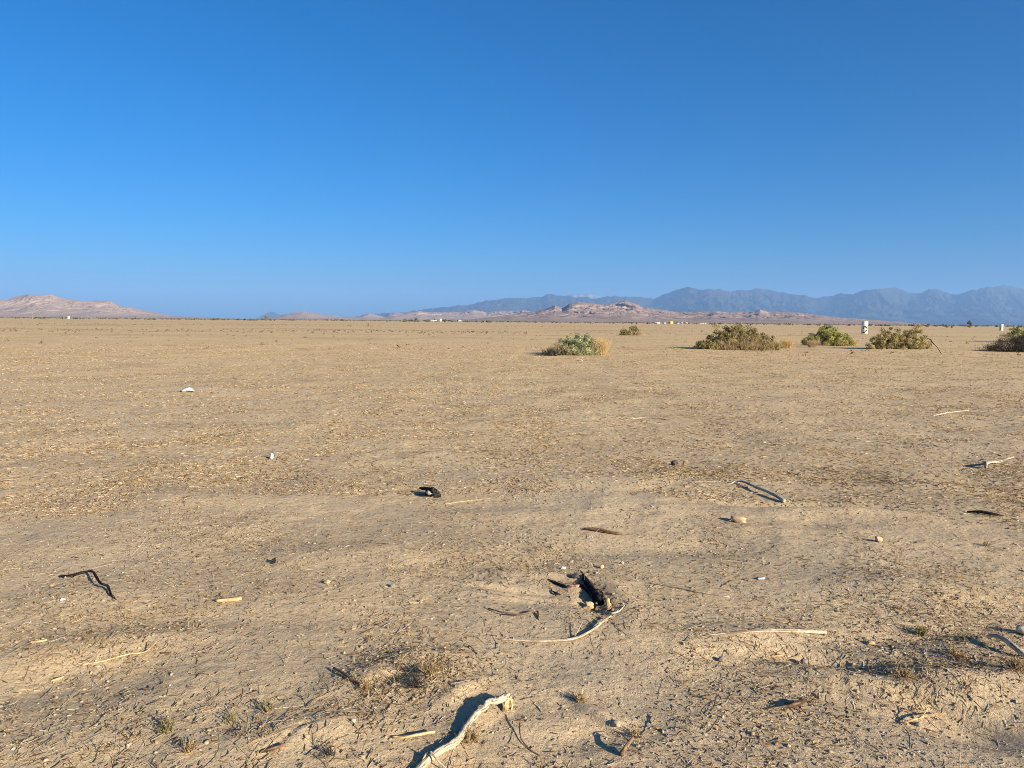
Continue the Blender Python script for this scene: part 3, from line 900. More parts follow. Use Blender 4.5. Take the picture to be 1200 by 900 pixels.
TW = []
for k in range(12):
    n = RNG.integers(4, 6); L = 1.0
    P = np.stack([np.linspace(-.5, .5, n), RNG.normal(0, .07, n), np.abs(RNG.normal(0, .035, n)) + .03], 1)
    A = Acc(); A.add(*tube(P, np.linspace(.024, .012, n) * RNG.uniform(.7, 1.3), 6, .3, k, 4))
    if k % 2:
        A.add(*tube([P[2], P[2] + [.12, .10, .05], P[2] + [.25, .16 + .05 * k / 12, .04]], [.012, .01, .007], 5, .2, k, 3))
    for mm in (M_BROWNWOOD, M_TANWOOD, M_GREYWOOD, M_PALEWOOD):
        TW.append(A.mesh('twig', mm, (0, 0, 0), True))
x, y, r = scatter(900, 2.5, 12, 0, .64)
kp = RNG.random(len(x)) < cover(x, y) * .7; x, y = x[kp][:120], y[kp][:120]
zz = ground_z(x, y)
for i in range(len(x)):
    o = link('loose_twig', TW[RNG.integers(len(TW))], None, (x[i], y[i], zz[i]))
    s = RNG.uniform(.035, .12); o.scale = (s, s, s); o.rotation_euler = (RNG.normal(0, .05), RNG.normal(0, .08), RNG.uniform(0, 6.28))
    tag(o, 'short loose twig among the straw of the near ground', 'twig', 'loose twigs strewn over the near ground')


# ------------------------------------------------------------------ shrubs
def shrub(name, px, py, lobes, label, leafmat, n_leaf, leaf, n_branch=60, dry=(), deadmat=M_TWIG, clump=.16, clumps=90, cat='shrub', drymat=M_DRY, depth=.75, dry_n=500, twig_n=500):
    """lobes: (dx, top, half width) in photo pixels from the base point; dry: the same for straw-dry flanks."""
    b = at(px, py); m = b[1] / F_PX
    t = thing(name, b, label, cat)

    def shell(lb, n, inner=.55):
        lb = np.array(lb, float) * m
        w = (lb[:, 2] * lb[:, 1]); i = RNG.choice(len(lb), n, p=w / w.sum())
        u = unit(n); u[:, 2] = np.abs(u[:, 2])
        k = RNG.uniform(inner, 1.0, n) ** .5
        c = np.stack([lb[i, 0], np.zeros(n), np.zeros(n)], 1)
        S = np.stack([lb[i, 2], lb[i, 2] * depth, lb[i, 1]], 1)
        return c + u * S * k[:, None], u
    # foliage
    A = Acc()
    C, Un = shell(lobes, clumps, .45); C *= np.where(RNG.random(clumps) < .16, RNG.uniform(1.04, 1.16, clumps), 1)[:, None]
    per = n_leaf // clumps
    ct = np.clip(RNG.beta(2.2, 2.2, clumps) , 0, 1)
    i = np.repeat(np.arange(clumps), per); n = len(i)
    off = unit(n) * (RNG.random(n) ** .45)[:, None] * clump * RNG.uniform(.6, 1.35, clumps)[i][:, None] * [1, 1, .8]
    P = C[i] + off; P[:, 2] = np.maximum(P[:, 2], .02 + .03 * RNG.random(n))
    nr = Un[i] * .4 + off / clump * .5 + unit(n) * .7; nr /= np.linalg.norm(nr, axis=1)[:, None]
    V, Q, tt = leaves(P, leaf * RNG.uniform(.6, 1.3, n), nr, 2.2, np.clip(ct[i] + RNG.normal(0, .16, n), 0, 1))
    A.add(V, Q, None, tt)
    link('foliage', A.mesh('foliage', leafmat), t)
    # branches fanning from the base
    A = Acc()
    E, _ = shell(lobes, n_branch, .5)
    for e in E:
        s0 = np.array([e[0] * .25 + RNG.normal(0, .05), RNG.normal(0, .08), 0])
        mid = s0 * .5 + e * .5 + [RNG.normal(0, .05), RNG.normal(0, .05), .08 * e[2]]
        A.add(*tube([s0, mid, e], [.018, .011, .005], 5, .2, 1, 4), tint=RNG.random())
    # fine twigs low in the bush
    C2, U2 = shell(lobes, twig_n, .3)
    C2[:, 2] *= .75
    D = U2 * .6 + unit(twig_n) * .6; D /= np.linalg.norm(D, axis=1)[:, None]
    V, Q, k = strands(C2, D, RNG.uniform(.12, .35, twig_n), RNG.uniform(.003, .007, twig_n), RNG.normal(0, .2, twig_n), 2, 3, .5)
    V[:, 2] = np.maximum(V[:, 2], .004)
    A.add(V, Q, None, np.repeat(RNG.beta(2, 2, twig_n), k))
    link('branches', A.mesh('branches', deadmat), t)
    if dry:
        A = Acc()
        dry_n = int(dry_n * 1.1)
        C2, U2 = shell(dry, dry_n, .55)
        C2 *= 1.06; C2[:, 1] -= .12; C2[:, 2] *= RNG.uniform(.25, .92, dry_n)
        D = U2 * .5 + unit(dry_n) * .35 + [0, 0, .9]; D /= np.linalg.norm(D, axis=1)[:, None]
        V, Q, k = strands(C2, D, RNG.uniform(.15, .42, dry_n), RNG.uniform(.004, .010, dry_n), RNG.normal(0, .25, dry_n), 3, 3, .4)
        V[:, 2] = np.maximum(V[:, 2], .004)
        A.add(V, Q, None, np.repeat(RNG.beta(2, 2, dry_n), k))
        link('dry_stems', A.mesh('dry_stems', drymat), t)
    return t


shrub('shrub', 675, 416, [(5, 26, 22), (-8, 23, 18), (16, 21, 15), (-20, 12, 14), (-30, 6, 10), (0, 12, 26)], 'grey-green rounded shrub standing nearest, with dry grass on its right side', M_SAGE, 23000, .055, 60,
      dry=[(-12, 12, 16), (4, 10, 20), (-28, 9, 10)], clump=.18, clumps=120, dry_n=600)
shrub('shrub', 738, 393, [(-2, 8, 9), (3, 12, 6), (9, 6, 6), (-6, 6, 6)], 'small olive shrub standing alone beyond the grey-green one', M_OLIVE, 7000, .10, 30, dry=[(6, 7, 8), (10, 4, 6)], clump=.28, clumps=50, dry_n=350)
shrub('shrub', 862, 410, [(-2, 34, 20), (-16, 28, 18), (14, 31, 18), (28, 22, 18), (-30, 17, 16), (-42, 9, 10), (38, 14, 12)], 'largest shrub, olive with many tan dry twigs through it', M_OLIVE, 44000, .070, 120,
      dry=[(0, 24, 26), (20, 26, 22), (36, 16, 14), (-20, 12, 18)], clump=.21, clumps=230, dry_n=1500)
shrub('shrub', 969, 405, [(0, 23, 18), (-12, 18, 15), (14, 19, 14), (22, 11, 8), (-22, 10, 9)], 'bright yellow-green dome-shaped shrub', M_GREEN, 27000, .075, 70, dry=[(-12, 8, 16), (10, 6, 14), (24, 7, 8)], clump=.23, clumps=130, dry_n=600)
shrub('shrub', 1052, 409, [(-12, 24, 18), (6, 23, 18), (20, 24, 15), (28, 17, 10), (-28, 13, 9), (0, 14, 30)], 'low flat-topped olive gold shrub beside the leaning stick', M_GOLD, 34000, .07, 140, dry=[(10, 18, 24)], clump=.20, clumps=190, dry_n=250)
shrub('shrub', 1194, 401, [(-6, 17, 15), (-16, 13, 9), (6, 21, 18), (20, 22, 18), (36, 19, 18)], 'green-gold shrub behind the dark dead one at the right edge', M_GREEN, 20000, .08, 60, clump=.24, clumps=130)
shrub('dead_shrub', 1186, 412, [(0, 20, 26), (-14, 13, 18), (-28, 7, 12), (20, 26, 24), (40, 24, 20)], 'blackish grey dead shrub sprawling at the right edge', M_DEAD, 9000, .05, 140, deadmat=M_DEAD, clump=.3, clumps=110, twig_n=3500)
shrub('shrub', 1202, 412, [(0, 16, 10), (8, 18, 12)], 'small green sprig in front of the dead shrub at the right edge', M_GOLD, 4000, .06, 20, clump=.2, clumps=40)

# golden grass tufts at the feet of the shrubs
def clump_grass(px, py, wpx, hpx, n, label, material=M_TAN):
    p = at(px, py); m = p[1] / F_PX
    a = RNG.uniform(0, 6.283, n); tl = RNG.uniform(0, .75, n)
    D = np.stack([np.cos(a) * np.sin(tl), np.sin(a) * np.sin(tl), np.cos(tl)], 1)
    x = p[0] + RNG.normal(0, wpx * m * .22, n); y = p[1] + RNG.normal(0, wpx * m * .18, n)
    P0 = np.stack([x, y, np.full(n, p[2])], 1)
    V, Q, k = strands(P0, D, RNG.uniform(.5, 1, n) * hpx * m, RNG.uniform(.004, .009, n), RNG.normal(0, .3, n), 3, 3, .35)
    me = new_mesh('grass_tuft', V - p, [Q], False, np.repeat(RNG.beta(2, 2, n), k), (material,))
    return tag(link('grass_tuft', me, None, p), label, 'grass tuft')


clump_grass(704, 416, 16, 22, 420, 'golden dry grass growing at the right foot of the grey-green shrub')
clump_grass(921, 408, 14, 13, 420, 'round golden grass tuft at the right foot of the largest shrub')
clump_grass(1001, 405, 10, 7, 240, 'reddish gold dry grass at the right foot of the bright yellow-green shrub')
clump_grass(952, 407, 9, 9, 420, 'low pale dry grass in front of the bright yellow-green shrub', M_DRY)
clump_grass(645, 417, 16, 10, 300, 'blackish blades standing in for the shadow at the left foot of the grey-green shrub', M_DEAD)  # near-black blades added to darken the spot where the shrub's shadow falls
clump_grass(52, 374.2, 6, 3.0, 260, 'lone dark weed clump on the far plain before the left hill', M_FARLEAF)

def upright(px, py, bx, by):
    """Point seen at a pixel, at the depth of the ground point under another pixel."""
    b = at(bx, by); d = ray(px, py); return CAM + d * (b[1] / d[1])


P = np.array([upright(a, b, 1104, 415) for a, b in ((1104.3, 416.5), (1100, 409.5), (1096, 404.5), (1092, 400.5), (1090.5, 398), (1086.5, 396.5))])
V, Q, T = tube(P, [.017, .015, .017, .03, .035, .012], 7, .3, 4)
put('leaning_stick', V, [Q, T], M_CHAR, 'thin dark stick leaning out of the ground right of the olive gold shrub', 'stick')

# ------------------------------------------------------------------ concrete standpipes
M_CONC = flat_mat('whitewashed concrete', (.66, .63, .54), .85, .25, 1.6)
M_BLACKPAINT = flat_mat('black paint', (.035, .035, .04), .7, .1)


def standpipe(px, dist, dia, hgt, label, marks):
    p = far(px, dist); t = thing('standpipe', p, label, 'standpipe')
    n = 40; th = np.linspace(0, 2 * np.pi, n, endpoint=False); R = dia / 2
    prof = [(R, -.2), (R, hgt * .33), (R * 1.012, hgt * .335), (R * 1.012, hgt * .35), (R, hgt * .355), (R, hgt * .66), (R * 1.012, hgt * .665), (R * 1.012, hgt * .68), (R, hgt * .685), (R, hgt - .03), (R - .02, hgt), (R - .09, hgt), (R - .11, hgt - .03), (R - .11, .1), (.01, .1)]
    V = np.array([[r * math.cos(a), r * math.sin(a), z] for (r, z) in prof for a in th])
    Q = [[i * n + j, i * n + (j + 1) % n, (i + 1) * n + (j + 1) % n, (i + 1) * n + j] for i in range(len(prof) - 1) for j in range(n)]
    link('pipe', new_mesh('pipe', V, [np.array(Q)], False, None, (M_CONC,)), t)
    for (poly, w) in marks:    # painted strokes: (angle deg from the camera side, height fraction)
        P = catmull(np.array([[a, h_ * hgt, 0] for a, h_ in poly]), 6)
        Vs = []
        for k, q in enumerate(P):
            d = P[min(k + 1, len(P) - 1)] - P[max(k - 1, 0)]; d = np.array([rad(d[0]) * R, d[1]]); d /= np.linalg.norm(d) + 1e-9
            for rr in (R * 1.0, R * 1.02):
                for s in (-1, 1):
                    arc = rad(q[0]) + s * (-d[1]) * w * .5 / R; z = q[1] + s * d[0] * w * .5
                    Vs.append([rr * math.sin(arc), -rr * math.cos(arc), z])
        Q = []
        for k in range(len(P) - 1):
            a = k * 4; b = a + 4
            Q += [[a + 2, a + 3, b + 3, b + 2], [a, b, b + 1, a + 1], [a, a + 2, b + 2, b], [a + 1, b + 1, b + 3, a + 3]]
        Q += [[0, 1, 3, 2], [len(P) * 4 - 4, len(P) * 4 - 2, len(P) * 4 - 1, len(P) * 4 - 3]]
        link('paint_mark', new_mesh('paint_mark', np.array(Vs), [np.array(Q)], False, None, (M_BLACKPAINT,)), t)
    return t


standpipe(1013.5, 132, 1.04, 2.12, 'tall white concrete standpipe with black painted scrawl on its lower half', [
    ([(-50, .50), (-20, .56), (5, .50), (20, .42)], .20), ([(45, .50), (30, .44), (22, .30), (2, .19), (-20, .22)], .17), ([(-60, .14), (-45, .08), (-10, .06)], .16), ([(-55, .40), (-30, .42)], .14)])
standpipe(1173.5, 235, 1.05, 2.0, 'smaller looking white standpipe far behind the dead shrub at the right edge', [([(-60, .12), (-40, .6), (-45, .85)], .12)])

# ------------------------------------------------------------------ far trees, scrub, farm
def far_tree(name, px, dist, w, h, label, lobes, n, leaf, material=M_FARLEAF, trunk=.15, group=None, cat='tree'):
    p = far(px, dist); t = thing(name, p, label, cat, group)
    A = Acc()
    A.add(*tube([[0, 0, -.2], [.05 * w, 0, h * .3], [0, 0, h * .6]], [trunk, trunk * .8, trunk * .4], 7, .2, 1))
    for k in range(5):
        a = k * 1.3; A.add(*tube([[0, 0, h * (.25 + .05 * k)], [w * .15 * math.cos(a), w * .15 * math.sin(a), h * (.45 + .05 * k)], [w * .32 * math.cos(a), w * .3 * math.sin(a), h * (.55 + .06 * k)]], [trunk * .5, trunk * .35, trunk * .2], 5, .2, k))
    link('trunk', A.mesh('trunk', M_TWIG), t)
    i = RNG.integers(0, len(lobes), n); lb = np.array(lobes, float)
    u = unit(n) * (RNG.random(n) ** .4)[:, None]
    P = np.stack([lb[i, 0] * w, 0 * lb[i, 0], lb[i, 1] * h], 1) + u * np.stack([lb[i, 2] * w, lb[i, 2] * w, lb[i, 3] * h], 1)
    P[:, 2] = np.maximum(P[:, 2], .1)
    A = Acc(); V, Q, tt = leaves(P, leaf, unit(n), 1.6, np.clip(RNG.beta(2, 2, n), 0, 1)); A.add(V, Q, None, tt)
    link('crown', A.mesh('crown', material), t)
    return t


far_tree('desert_tree', 1136, 470, 3.4, 4.9, 'dark lone tree on the right of the far plain', [(0, .75, .22, .22), (-.2, .6, .25, .16), (.22, .5, .25, .2), (0, .2, .45, .18)], 900, .35, M_FARLEAF)
far_tree('desert_tree', 312, 620, 4.2, 5.6, 'pale branching tree alone on the horizon left of centre', [(0, .8, .2, .2), (-.2, .5, .28, .25), (.2, .45, .3, .25), (0, .2, .4, .2)], 800, .45, M_OLIVE)
far_tree('desert_tree', 1072, 560, 3.6, 3.4, 'bare pale scrubby tree on the horizon behind the olive gold shrub', [(0, .7, .4, .25), (0, .3, .2, .25)], 220, .35, M_DRY)
far_tree('desert_tree', 1087, 520, 3.2, 2.6, 'dark leaning scrubby tree right of the bare pale one', [(.2, .7, .3, .25), (-.1, .3, .4, .25)], 420, .35, M_FARLEAF)
for k, (px, w, h_, lab) in enumerate([(474.5, 6, 4.2, 'low dark tree, leftmost of the farm trees'), (481.5, 11, 3.6, 'wide low tree left of the tallest farm tree'), (487.5, 6, 7.0, 'tallest and darkest of the farm trees'), (499, 10, 3.2, 'low tree just left of the long white farm building'),
                                     (509.5, 2.4, 5.2, 'narrow tree standing behind the long white farm building'), (521, 9, 4.6, 'rounded tree right of the white farm shed'), (527, 8, 3.6, 'bushy tree at the right end of the farm row'), (537, 4, 3.8, 'small tree behind the white hut')]):
    far_tree('farm_tree', px, 1330, w, h_, lab, [(0, .6, .4, .35), (-.25, .4, .3, .35), (.25, .45, .3, .35)], 500, .8, M_FARLEAF, .2)
far_tree('tree_snag', 38, 520, .9, 4.6, 'tall pale bare trunk standing before the left hill', [(0, .9, .25, .08)], 40, .3, M_DRY, .36)

M_WHITEWALL = flat_mat('white wall', (.62, .62, .60), .8, .1)
M_GREYROOF = flat_mat('grey roof', (.42, .42, .43), .6, .15)
M_YELLOW = flat_mat('yellow paint', (.80, .62, .03), .5, .1)
M_TANWALL = flat_mat('tan wall', (.50, .37, .25), .9, .2)
M_DARKGLASS = flat_mat('dark opening', (.03, .035, .04), .4, 0)


def box_v(x0, x1, y0, y1, z0, z1):
    V = np.array([[x, y, z] for z in (z0, z1) for (x, y) in ((x0, y0), (x1, y0), (x1, y1), (x0, y1))])
    Q = np.array([[0, 3, 2, 1], [4, 5, 6, 7], [0, 1, 5, 4], [1, 2, 6, 5], [2, 3, 7, 6], [3, 0, 4, 7]])
    return V, Q


def building(name, px, dist, w, d, h, label, cat, wall=M_WHITEWALL, roof=M_GREYROOF, pitch=.25, yaw=.35, doors=1, wins=2):
    p = far(px, dist); t = thing(name, p, label, cat); t.rotation_euler = (0, 0, yaw)
    V, Q = box_v(-w / 2, w / 2, -d / 2, d / 2, -.3, h)
    link('wall', new_mesh('wall', V, [Q], False, None, (wall,)), t)
    r = pitch * d; e = .25
    V = np.array([[-w / 2 - e, -d / 2 - e, h + .02], [w / 2 + e, -d / 2 - e, h + .02], [w / 2 + e, 0, h + r], [-w / 2 - e, 0, h + r], [-w / 2 - e, d / 2 + e, h + .02], [w / 2 + e, d / 2 + e, h + .02],
                  [-w / 2 - e, -d / 2 - e, h + .14], [w / 2 + e, -d / 2 - e, h + .14], [w / 2 + e, 0, h + r + .12], [-w / 2 - e, 0, h + r + .12], [-w / 2 - e, d / 2 + e, h + .14], [w / 2 + e, d / 2 + e, h + .14]])
    Q = np.array([[6, 7, 8, 9], [9, 8, 11, 10], [0, 3, 2, 1], [3, 4, 5, 2], [0, 1, 7, 6], [4, 10, 11, 5], [0, 6, 9, 3], [3, 9, 10, 4], [1, 2, 8, 7], [2, 5, 11, 8]])
    link('roof', new_mesh('roof', V, [Q], False, None, (roof,)), t)
    for k in range(wins):
        cx = -w / 2 + w * (k + .7) / (wins + .4)
        V, Q = box_v(cx - .45, cx + .45, -d / 2 - .04, -d / 2 - .003, h * .45, h * .8)
        link('window', new_mesh('window', V, [Q], False, None, (M_DARKGLASS,)), t)
    for k in range(doors):
        V, Q = box_v(w * .34 - .45, w * .34 + .45, -d / 2 - .05, -d / 2 - .003, 0, min(2.05, h * .85))
        link('door', new_mesh('door', V, [Q], False, None, (M_GREYROOF,)), t)
    return t


building('farm_building', 508, 1300, 11, 5, 1.9, 'long low white farm building among the trees on the horizon', 'building', pitch=.1, yaw=.15)
building('shed', 516, 1290, 3.6, 3.6, 3.6, 'tall narrow white shed at the right end of the long farm building', 'shed', pitch=.35, yaw=.5, wins=1, roof=M_WHITEWALL)
building('hut', 538.5, 1150, 4.2, 3.2, 1.7, 'small white hut with a pointed roof right of the farm trees', 'hut', pitch=.4, yaw=.5, wins=1, roof=M_WHITEWALL)
building('trailer_home', 770, 1000, 7.5, 3, 1.6, 'long white trailer home on the horizon left of the yellow shed', 'trailer', pitch=.05, yaw=.1)
building('trailer', 778.5, 1000, 3.4, 2.2, 1.4, 'grey-white caravan between the long trailer home and the yellow shed', 'trailer', pitch=.05, yaw=.1, wall=M_GREYROOF, roof=M_WHITEWALL)
building('yellow_shed', 786.5, 980, 4.4, 3, 2.2, 'bright yellow shed on the horizon', 'shed', wall=M_YELLOW, roof=M_YELLOW, pitch=.3, yaw=.6, wins=1)
building('hut', 794.5, 1000, 2.6, 2, 1.1, 'low pale hut right of the yellow shed', 'hut', pitch=.2, yaw=.4, wins=1)
building('hut', 799, 1010, 2.4, 2, 1.3, 'second pale hut right of the yellow shed', 'hut', pitch=.3, yaw=.5, wins=1)
building('tan_hut', 804, 1000, 3.2, 2.4, 1.5, 'brown hut with a tan roof right of the pale huts', 'hut', wall=M_TANWALL, roof=M_TANWALL, pitch=.3, yaw=.5, wins=1)
building('tan_building', 822, 1050, 14, 5, 1.2, 'long low tan building left of the largest shrub on the horizon', 'building', wall=M_TANWALL, roof=M_TANWALL, pitch=.06, yaw=.1)
building('white_hut', 80.5, 700, 1.7, 1.5, 2.0, 'tiny white upright hut on the horizon before the left hill', 'hut', pitch=.2, yaw=.5, wins=0, roof=M_WHITEWALL)


def pole(px, dist, h, label):
    p = far(px, dist); t = thing('utility_pole', p, label, 'utility pole')
    V, Q, T = tube([[0, 0, -.3], [0, 0, h * .5], [0, 0, h]], [.22, .19, .15], 8)
    link('pole', new_mesh('pole', V, [Q, T], True, None, (M_GREYWOOD,)), t)
    V, Q = box_v(-1.2, 1.2, -.06, .06, h - .9, h - .72); link('crossarm', new_mesh('crossarm', V, [Q], False, None, (M_GREYWOOD,)), t)
    for sx in (-1, 0, 1):
        V, Q, T = tube([[sx, 0, h - .72], [sx, 0, h - .5]], [.07, .05], 6)
        link('insulator', new_mesh('insulator', V, [Q, T], True, None, (M_GREYROOF,)), t)


pole(1061.5, 1150, 9.5, 'utility pole rising behind the olive gold shrub on the horizon')
pole(1120, 1700, 10, 'faint utility pole left of the dark lone tree')
pole(1182.5, 1700, 10, 'faint utility pole near the right edge of the horizon')


def scrub(name, label, n, r0, r1, hgt, per, leaf, half=.66, material=M_FARLEAF, a0=None):
    u = RNG.random(n); r = np.sqrt(r0 ** 2 + u * (r1 ** 2 - r0 ** 2)); a = RNG.uniform(-half if a0 is None else a0, half, n)
    x, y = r * np.sin(a), r * np.cos(a); z = ground_z(x, y)
    kp = fbm(x / 160, y / 160, 91, 3) > -.15
    x, y, z, r = x[kp], y[kp], z[kp], r[kp]; k = len(x)
    h = RNG.uniform(*hgt, k) * (.6 + .8 * RNG.random(k) ** 3)
    i = np.repeat(np.arange(k), per); m = len(i)
    u3 = unit(m); u3[:, 2] = np.abs(u3[:, 2])
    P = np.stack([x, y, z], 1)[i] + u3 * (RNG.random(m) ** .4)[:, None] * np.stack([h * .9, h * .9, h], 1)[i]
    V, Q, tt = leaves(P, leaf * h[i], unit(m), 1.5, np.clip(RNG.beta(2, 2, k)[i] + RNG.normal(0, .12, m), 0, 1))
    tag(link(name, new_mesh(name, V, [Q], False, tt, (material,))), label, 'scrub', kind='stuff')


scrub('scrub_line', 'thin line of dark scrub along the far edge of the plain', 5200, 700, 2600, (.9, 2.3), 16, .75)
scrub('field_weeds', 'scattered low dry weeds in the far field', 6500, 40, 420, (.05, .2), 14, .5, material=M_WEED)
scrub('weed_row', 'ragged row of grey-brown dead weeds crossing the far field at left', 420, 92, 116, (.10, .24), 22, .5, .02, M_WEED, -.66)
scrub('weed_row', 'second ragged row of dead weeds farther out on the plain', 500, 190, 230, (.12, .3), 16, .5, .3, M_WEED, -.66)
far_tree('desert_bush', 287, 800, 4.0, 2.2, 'blackish bush on the horizon left of the pale branching tree', [(0, .5, .45, .45), (-.2, .3, .3, .3)], 320, .5, M_DEAD, .1, cat='bush')
far_tree('desert_bush', 1109, 430, 1.6, 1.9, 'small dark bush left of the dark lone tree', [(0, .55, .35, .4), (.2, .3, .3, .3)], 260, .3, M_FARLEAF, .08, cat='bush')
far_tree('desert_bush', 1115.5, 400, 1.2, 1.1, 'tiny dark bush between the small bush and the dark lone tree', [(0, .5, .45, .45)], 200, .25, M_FARLEAF, .06, cat='bush')
far_tree('desert_bush', 431.5, 180, .5, .9, 'tiny dark upright weed on the far field left of the farm', [(0, .5, .35, .5)], 160, .14, M_STUB, .04, cat='bush')


# ------------------------------------------------------------------ hills and mountains
def range_mesh(name, label, trace, d_front, d_ridge, d_back, material, power=1.5, carve=.55, cs=1500., seed=0, cols=500, rows=110, vary=.08, fan=None, jag=0.0, ys=2.4):
    tr = np.array(trace, float)
    px = np.linspace(tr[0, 0], tr[-1, 0], cols)
    py = np.interp(px, tr[:, 0], tr[:, 1])
    py = py + jag * fbm(px / 9, px * 0 + seed, seed + 40, 3)
    dr = d_ridge * (1 + vary * fbm(px / 90, px * 0 + 3.3, seed + 11, 2))
    t = np.concatenate([np.linspace(0, 1, rows), 1 + np.linspace(0, 1, rows // 3)[1:]])
    T, PX = np.meshgrid(t, px, indexing='ij')
    hy = 376.3 + (px - 600) * math.tan(ROLL)
    dirs = np.array([ray(a, b) for a, b in zip(px, hy)]); sl = dirs[:, 0] / dirs[:, 1]
    top = np.array([ray(a, b) for a, b in zip(px, py)]); zr = CAM_H + top[:, 2] / top[:, 1] * dr
    Y = np.where(T <= 1, d_front + (dr - d_front)[None] * T, dr[None] + (d_back - dr)[None] * (T - 1))
    X = sl[None] * Y
    up = np.clip(T, 0, 1)
    if fan: sh = np.where(up < fan[0], fan[1] * (up / fan[0]) ** 1.3, fan[1] + (1 - fan[1]) * (np.clip(up - fan[0], 0, 1) / (1 - fan[0])) ** power)
    else: sh = up ** power
    sh = np.where(T > 1, np.clip(2 - T, 0, 1) ** 1.2, sh)
    w = fbm(X / cs / 1.6, Y / cs / 1.6, seed + 3, 2) * .7
    rid = 1 - np.abs(fbm(X / cs + w, Y / (cs * ys) + w, seed, 6, .6)) * 1.6
    rid = np.clip(rid, 0, 1)
    prof = np.clip(4 * up * (1 - up) * 1.25, 0, 1) ** .8
    # lower slopes run smoother along the range than the crest does
    kw = int(cols * .035) * 2 + 1; ker = np.hanning(kw + 2)[1:-1]; ker /= ker.sum()
    zs = np.convolve(np.pad(zr, kw // 2, mode='edge'), ker, 'valid')
    bl = sstep(.45, 1.0, T)
    ZR = zs[None] * (1 - bl) + zr[None] * bl
    Z = (ZR + 1.0) * sh * (1 - carve * (1 - rid) * prof) - 1.0
    # the foot dips just under the plain
    nr, nc = Z.shape
    V = np.stack([X, Y, Z], -1).reshape(-1, 3)
    i = np.arange(nr - 1)[:, None] * nc; j = np.arange(nc - 1)[None]
    Q = np.stack([i + j, i + j + 1, i + nc + j + 1, i + nc + j], -1).reshape(-1, 4)
    o = link(name, new_mesh(name, V, [Q], True, None, (material,)))
    return tag(o, label, 'mountains' if 'mount' in name else 'hills', kind='structure')


M_MOUNT = hill_mat('blue range rock', (.033, .033, .030), (.044, .042, .037), (.030, .031, .027), .0012, .25)
M_HILL = hill_mat('boulder hill', (.30, .222, .182), (.37, .282, .228), (.23, .175, .148), .006, .4)
M_HILL2 = hill_mat('brown boulder hill', (.26, .19, .155), (.33, .245, .20), (.19, .145, .12), .006, .45)

RIDGE = [(425, 373), (435, 368.5), (475, 365.5), (500, 362), (525, 360), (550, 357), (575, 352), (592, 350), (615, 349), (632, 347.5), (646, 344.5), (660, 347), (700, 349.5), (720, 347), (747, 347.5), (765, 351), (780, 344), (792, 339), (804, 336.5), (825, 339.5), (840, 338.5), (855, 341.5), (885, 338), (900, 339.5), (925, 344), (945, 347), (959, 349), (985, 344), (997, 346), (1012, 340), (1032, 338), (1047, 337), (1062, 342), (1072, 344), (1087, 339.5), (1097, 339.5), (1110, 343), (1119, 346), (1132, 341), (1152, 337), (1170, 335), (1185, 336), (1200, 339), (1250, 343), (1300, 341), (1380, 350), (1480, 360), (1560, 372)]
range_mesh('mountains', 'long blue hazy mountain range across the right half of the horizon', RIDGE, 15000, 23500, 28500, M_MOUNT, 1.5, .32, 950., 2, 1300, 220, .06, (.40, .09), 1.3)
range_mesh('distant_mountains', 'palest farthest mountain crest peeping over the blue range', [(640, 352), (660, 348), (668, 344.8), (680, 344.6), (690, 343.8), (697, 345), (705, 348), (730, 353)], 28800, 30500, 31800, flat_mat('pale far rock', (.17, .15, .14), .9, .2, .001), 1.2, .4, 900., 5, 120, 30, .01)
range_mesh('distant_hills', 'small bluish hill far beyond the tree left of centre', [(300, 374), (306, 370.5), (312, 367.3), (318, 365.2), (322, 366), (327, 368.5), (336, 371), (350, 375)], 25500, 27500, 29000, M_MOUNT, 1.2, .3, 600., 6, 120, 40, .01)
LEFT = [(-240, 371), (-160, 362), (-100, 357), (-40, 353), (0, 351), (10, 350.5), (22, 347), (37, 345), (50, 345.7), (60, 345), (72, 349), (87, 351), (102, 353), (117, 352), (130, 353), (140, 358), (155, 360.5), (175, 365), (190, 368), (205, 370), (237, 372), (290, 373.6)]
range_mesh('hills', 'pinkish boulder hill at the left end of the horizon', LEFT, 4600, 6000, 7400, M_HILL, 1.15, .22, 260., 3, 760, 140, .05, None, .45, 3.2)
SMALL = [(312, 374), (322, 371.5), (337, 367.7), (347, 366), (355, 365), (370, 367), (385, 369), (400, 371), (417, 371.3), (425, 369), (432, 367.3), (441, 369), (450, 371), (456, 368), (462, 366), (472, 367.5), (480, 366), (490, 365), (505, 366), (525, 366), (540, 365), (555, 363), (562, 364.5), (570, 366), (587, 364), (600, 365), (612, 363.5), (625, 365.5), (640, 366), (660, 370)]
range_mesh('low_hills', 'row of low pinkish boulder hills behind the farm', SMALL, 6600, 8600, 9600, M_HILL, 1.1, .22, 260., 8, 640, 100, .04, None, .45, 3.2)
CENT = [(520, 375), (560, 373.5), (590, 370), (610, 366.5), (625, 365), (637, 362.5), (650, 358), (659, 361), (667, 356), (677, 353.5), (687, 355), (700, 356), (707, 357.5), (712, 356), (725, 353), (732, 352), (742, 355), (752, 360), (762, 361), (790, 365), (812, 366), (837, 364), (852, 366), (877, 366), (890, 363), (900, 365.5), (932, 366), (945, 367.5), (957, 369), (982, 372), (1010, 374), (1040, 376), (1075, 379), (1110, 381)]
range_mesh('central_hills', 'brown boulder hill with pale lower slopes before the blue range', CENT, 2600, 5600, 6600, M_HILL2, .95, .22, 230., 9, 900, 190, .05, (.55, .38), .45, 3.0)

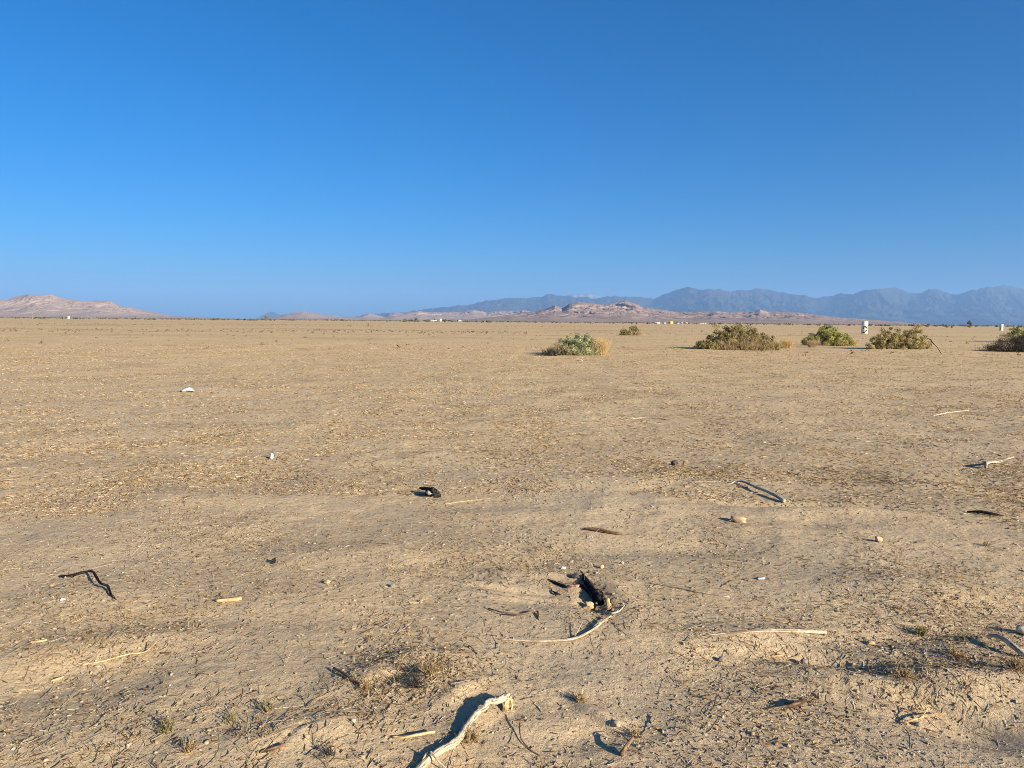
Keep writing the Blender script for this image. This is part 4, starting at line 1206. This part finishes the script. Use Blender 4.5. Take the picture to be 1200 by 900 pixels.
# ------------------------------------------------------------------ haze
def haze_box():
    V, Q = box_v(-34500, 34500, -34500, 34500, -2.2, 1330)
    m = bpy.data.materials.new('haze'); m.use_nodes = True; nt = m.node_tree
    nt.nodes.remove(nt.nodes['Principled BSDF'])
    v = nt.nodes.new('ShaderNodeVolumePrincipled')
    v.inputs['Color'].default_value = (.28, .53, .97, 1); v.inputs['Density'].default_value = 3.3e-5
    v.inputs['Anisotropy'].default_value = 0.0
    nt.links.new(v.outputs[0], nt.nodes['Material Output'].inputs['Volume'])
    tag(link('haze', new_mesh('haze', V, [Q], False, None, (m,))), 'thin blue air haze lying over the whole plain', 'haze', kind='stuff')


haze_box()

# ------------------------------------------------------------------ light and camera
SUN_EL, SUN_AZ = rad(19.5), rad(133)      # clockwise from the view direction
w = bpy.data.worlds.new('World'); SC.world = w; w.use_nodes = True
nt = w.node_tree; bg = nt.nodes['Background']
sky = nt.nodes.new('ShaderNodeTexSky'); sky.sky_type = 'NISHITA'; sky.sun_disc = False
sky.sun_elevation = SUN_EL; sky.sun_rotation = SUN_AZ
sky.altitude = 900; sky.air_density = 1.0; sky.dust_density = 2.6; sky.ozone_density = 10
hs = N(nt, 'ShaderNodeHueSaturation', Saturation=1.12, Hue=.495); nt.links.new(sky.outputs[0], hs.inputs['Color'])
nt.links.new(hs.outputs[0], bg.inputs['Color']); bg.inputs['Strength'].default_value = .064

sl = bpy.data.lights.new('sun', 'SUN'); sl.energy = 5.0; sl.angle = rad(.53); sl.color = (1, .87, .665)
so = bpy.data.objects.new('sun', sl); COL.objects.link(so)
d = Vector((math.sin(SUN_AZ) * math.cos(SUN_EL), math.cos(SUN_AZ) * math.cos(SUN_EL), math.sin(SUN_EL)))
so.rotation_euler = d.to_track_quat('Z', 'Y').to_euler(); so.location = d * 50

cam = bpy.data.cameras.new('camera'); co = bpy.data.objects.new('camera', cam); COL.objects.link(co)
cam.sensor_width = 36; cam.lens = F_PX / 1200 * 36; cam.clip_start = .05; cam.clip_end = 120000
from mathutils import Matrix
Mx = Matrix((tuple(Rv), tuple(Uv), tuple(-Fv))).transposed().to_4x4(); Mx.translation = Vector(CAM)
co.matrix_world = Mx
SC.camera = co

SC.render.engine = 'CYCLES'
SC.view_settings.view_transform = 'Standard'; SC.view_settings.look = 'None'
SC.view_settings.exposure = 1.15; SC.view_settings.gamma = 1
SC.cycles.use_denoising = True; SC.cycles.denoiser = 'OPENIMAGEDENOISE'; SC.cycles.denoising_prefilter = 'NONE'
SC.cycles.adaptive_threshold = .004
SC.cycles.max_bounces = 6; SC.cycles.diffuse_bounces = 3; SC.cycles.volume_bounces = 1
SC.cycles.filter_width = 0.9
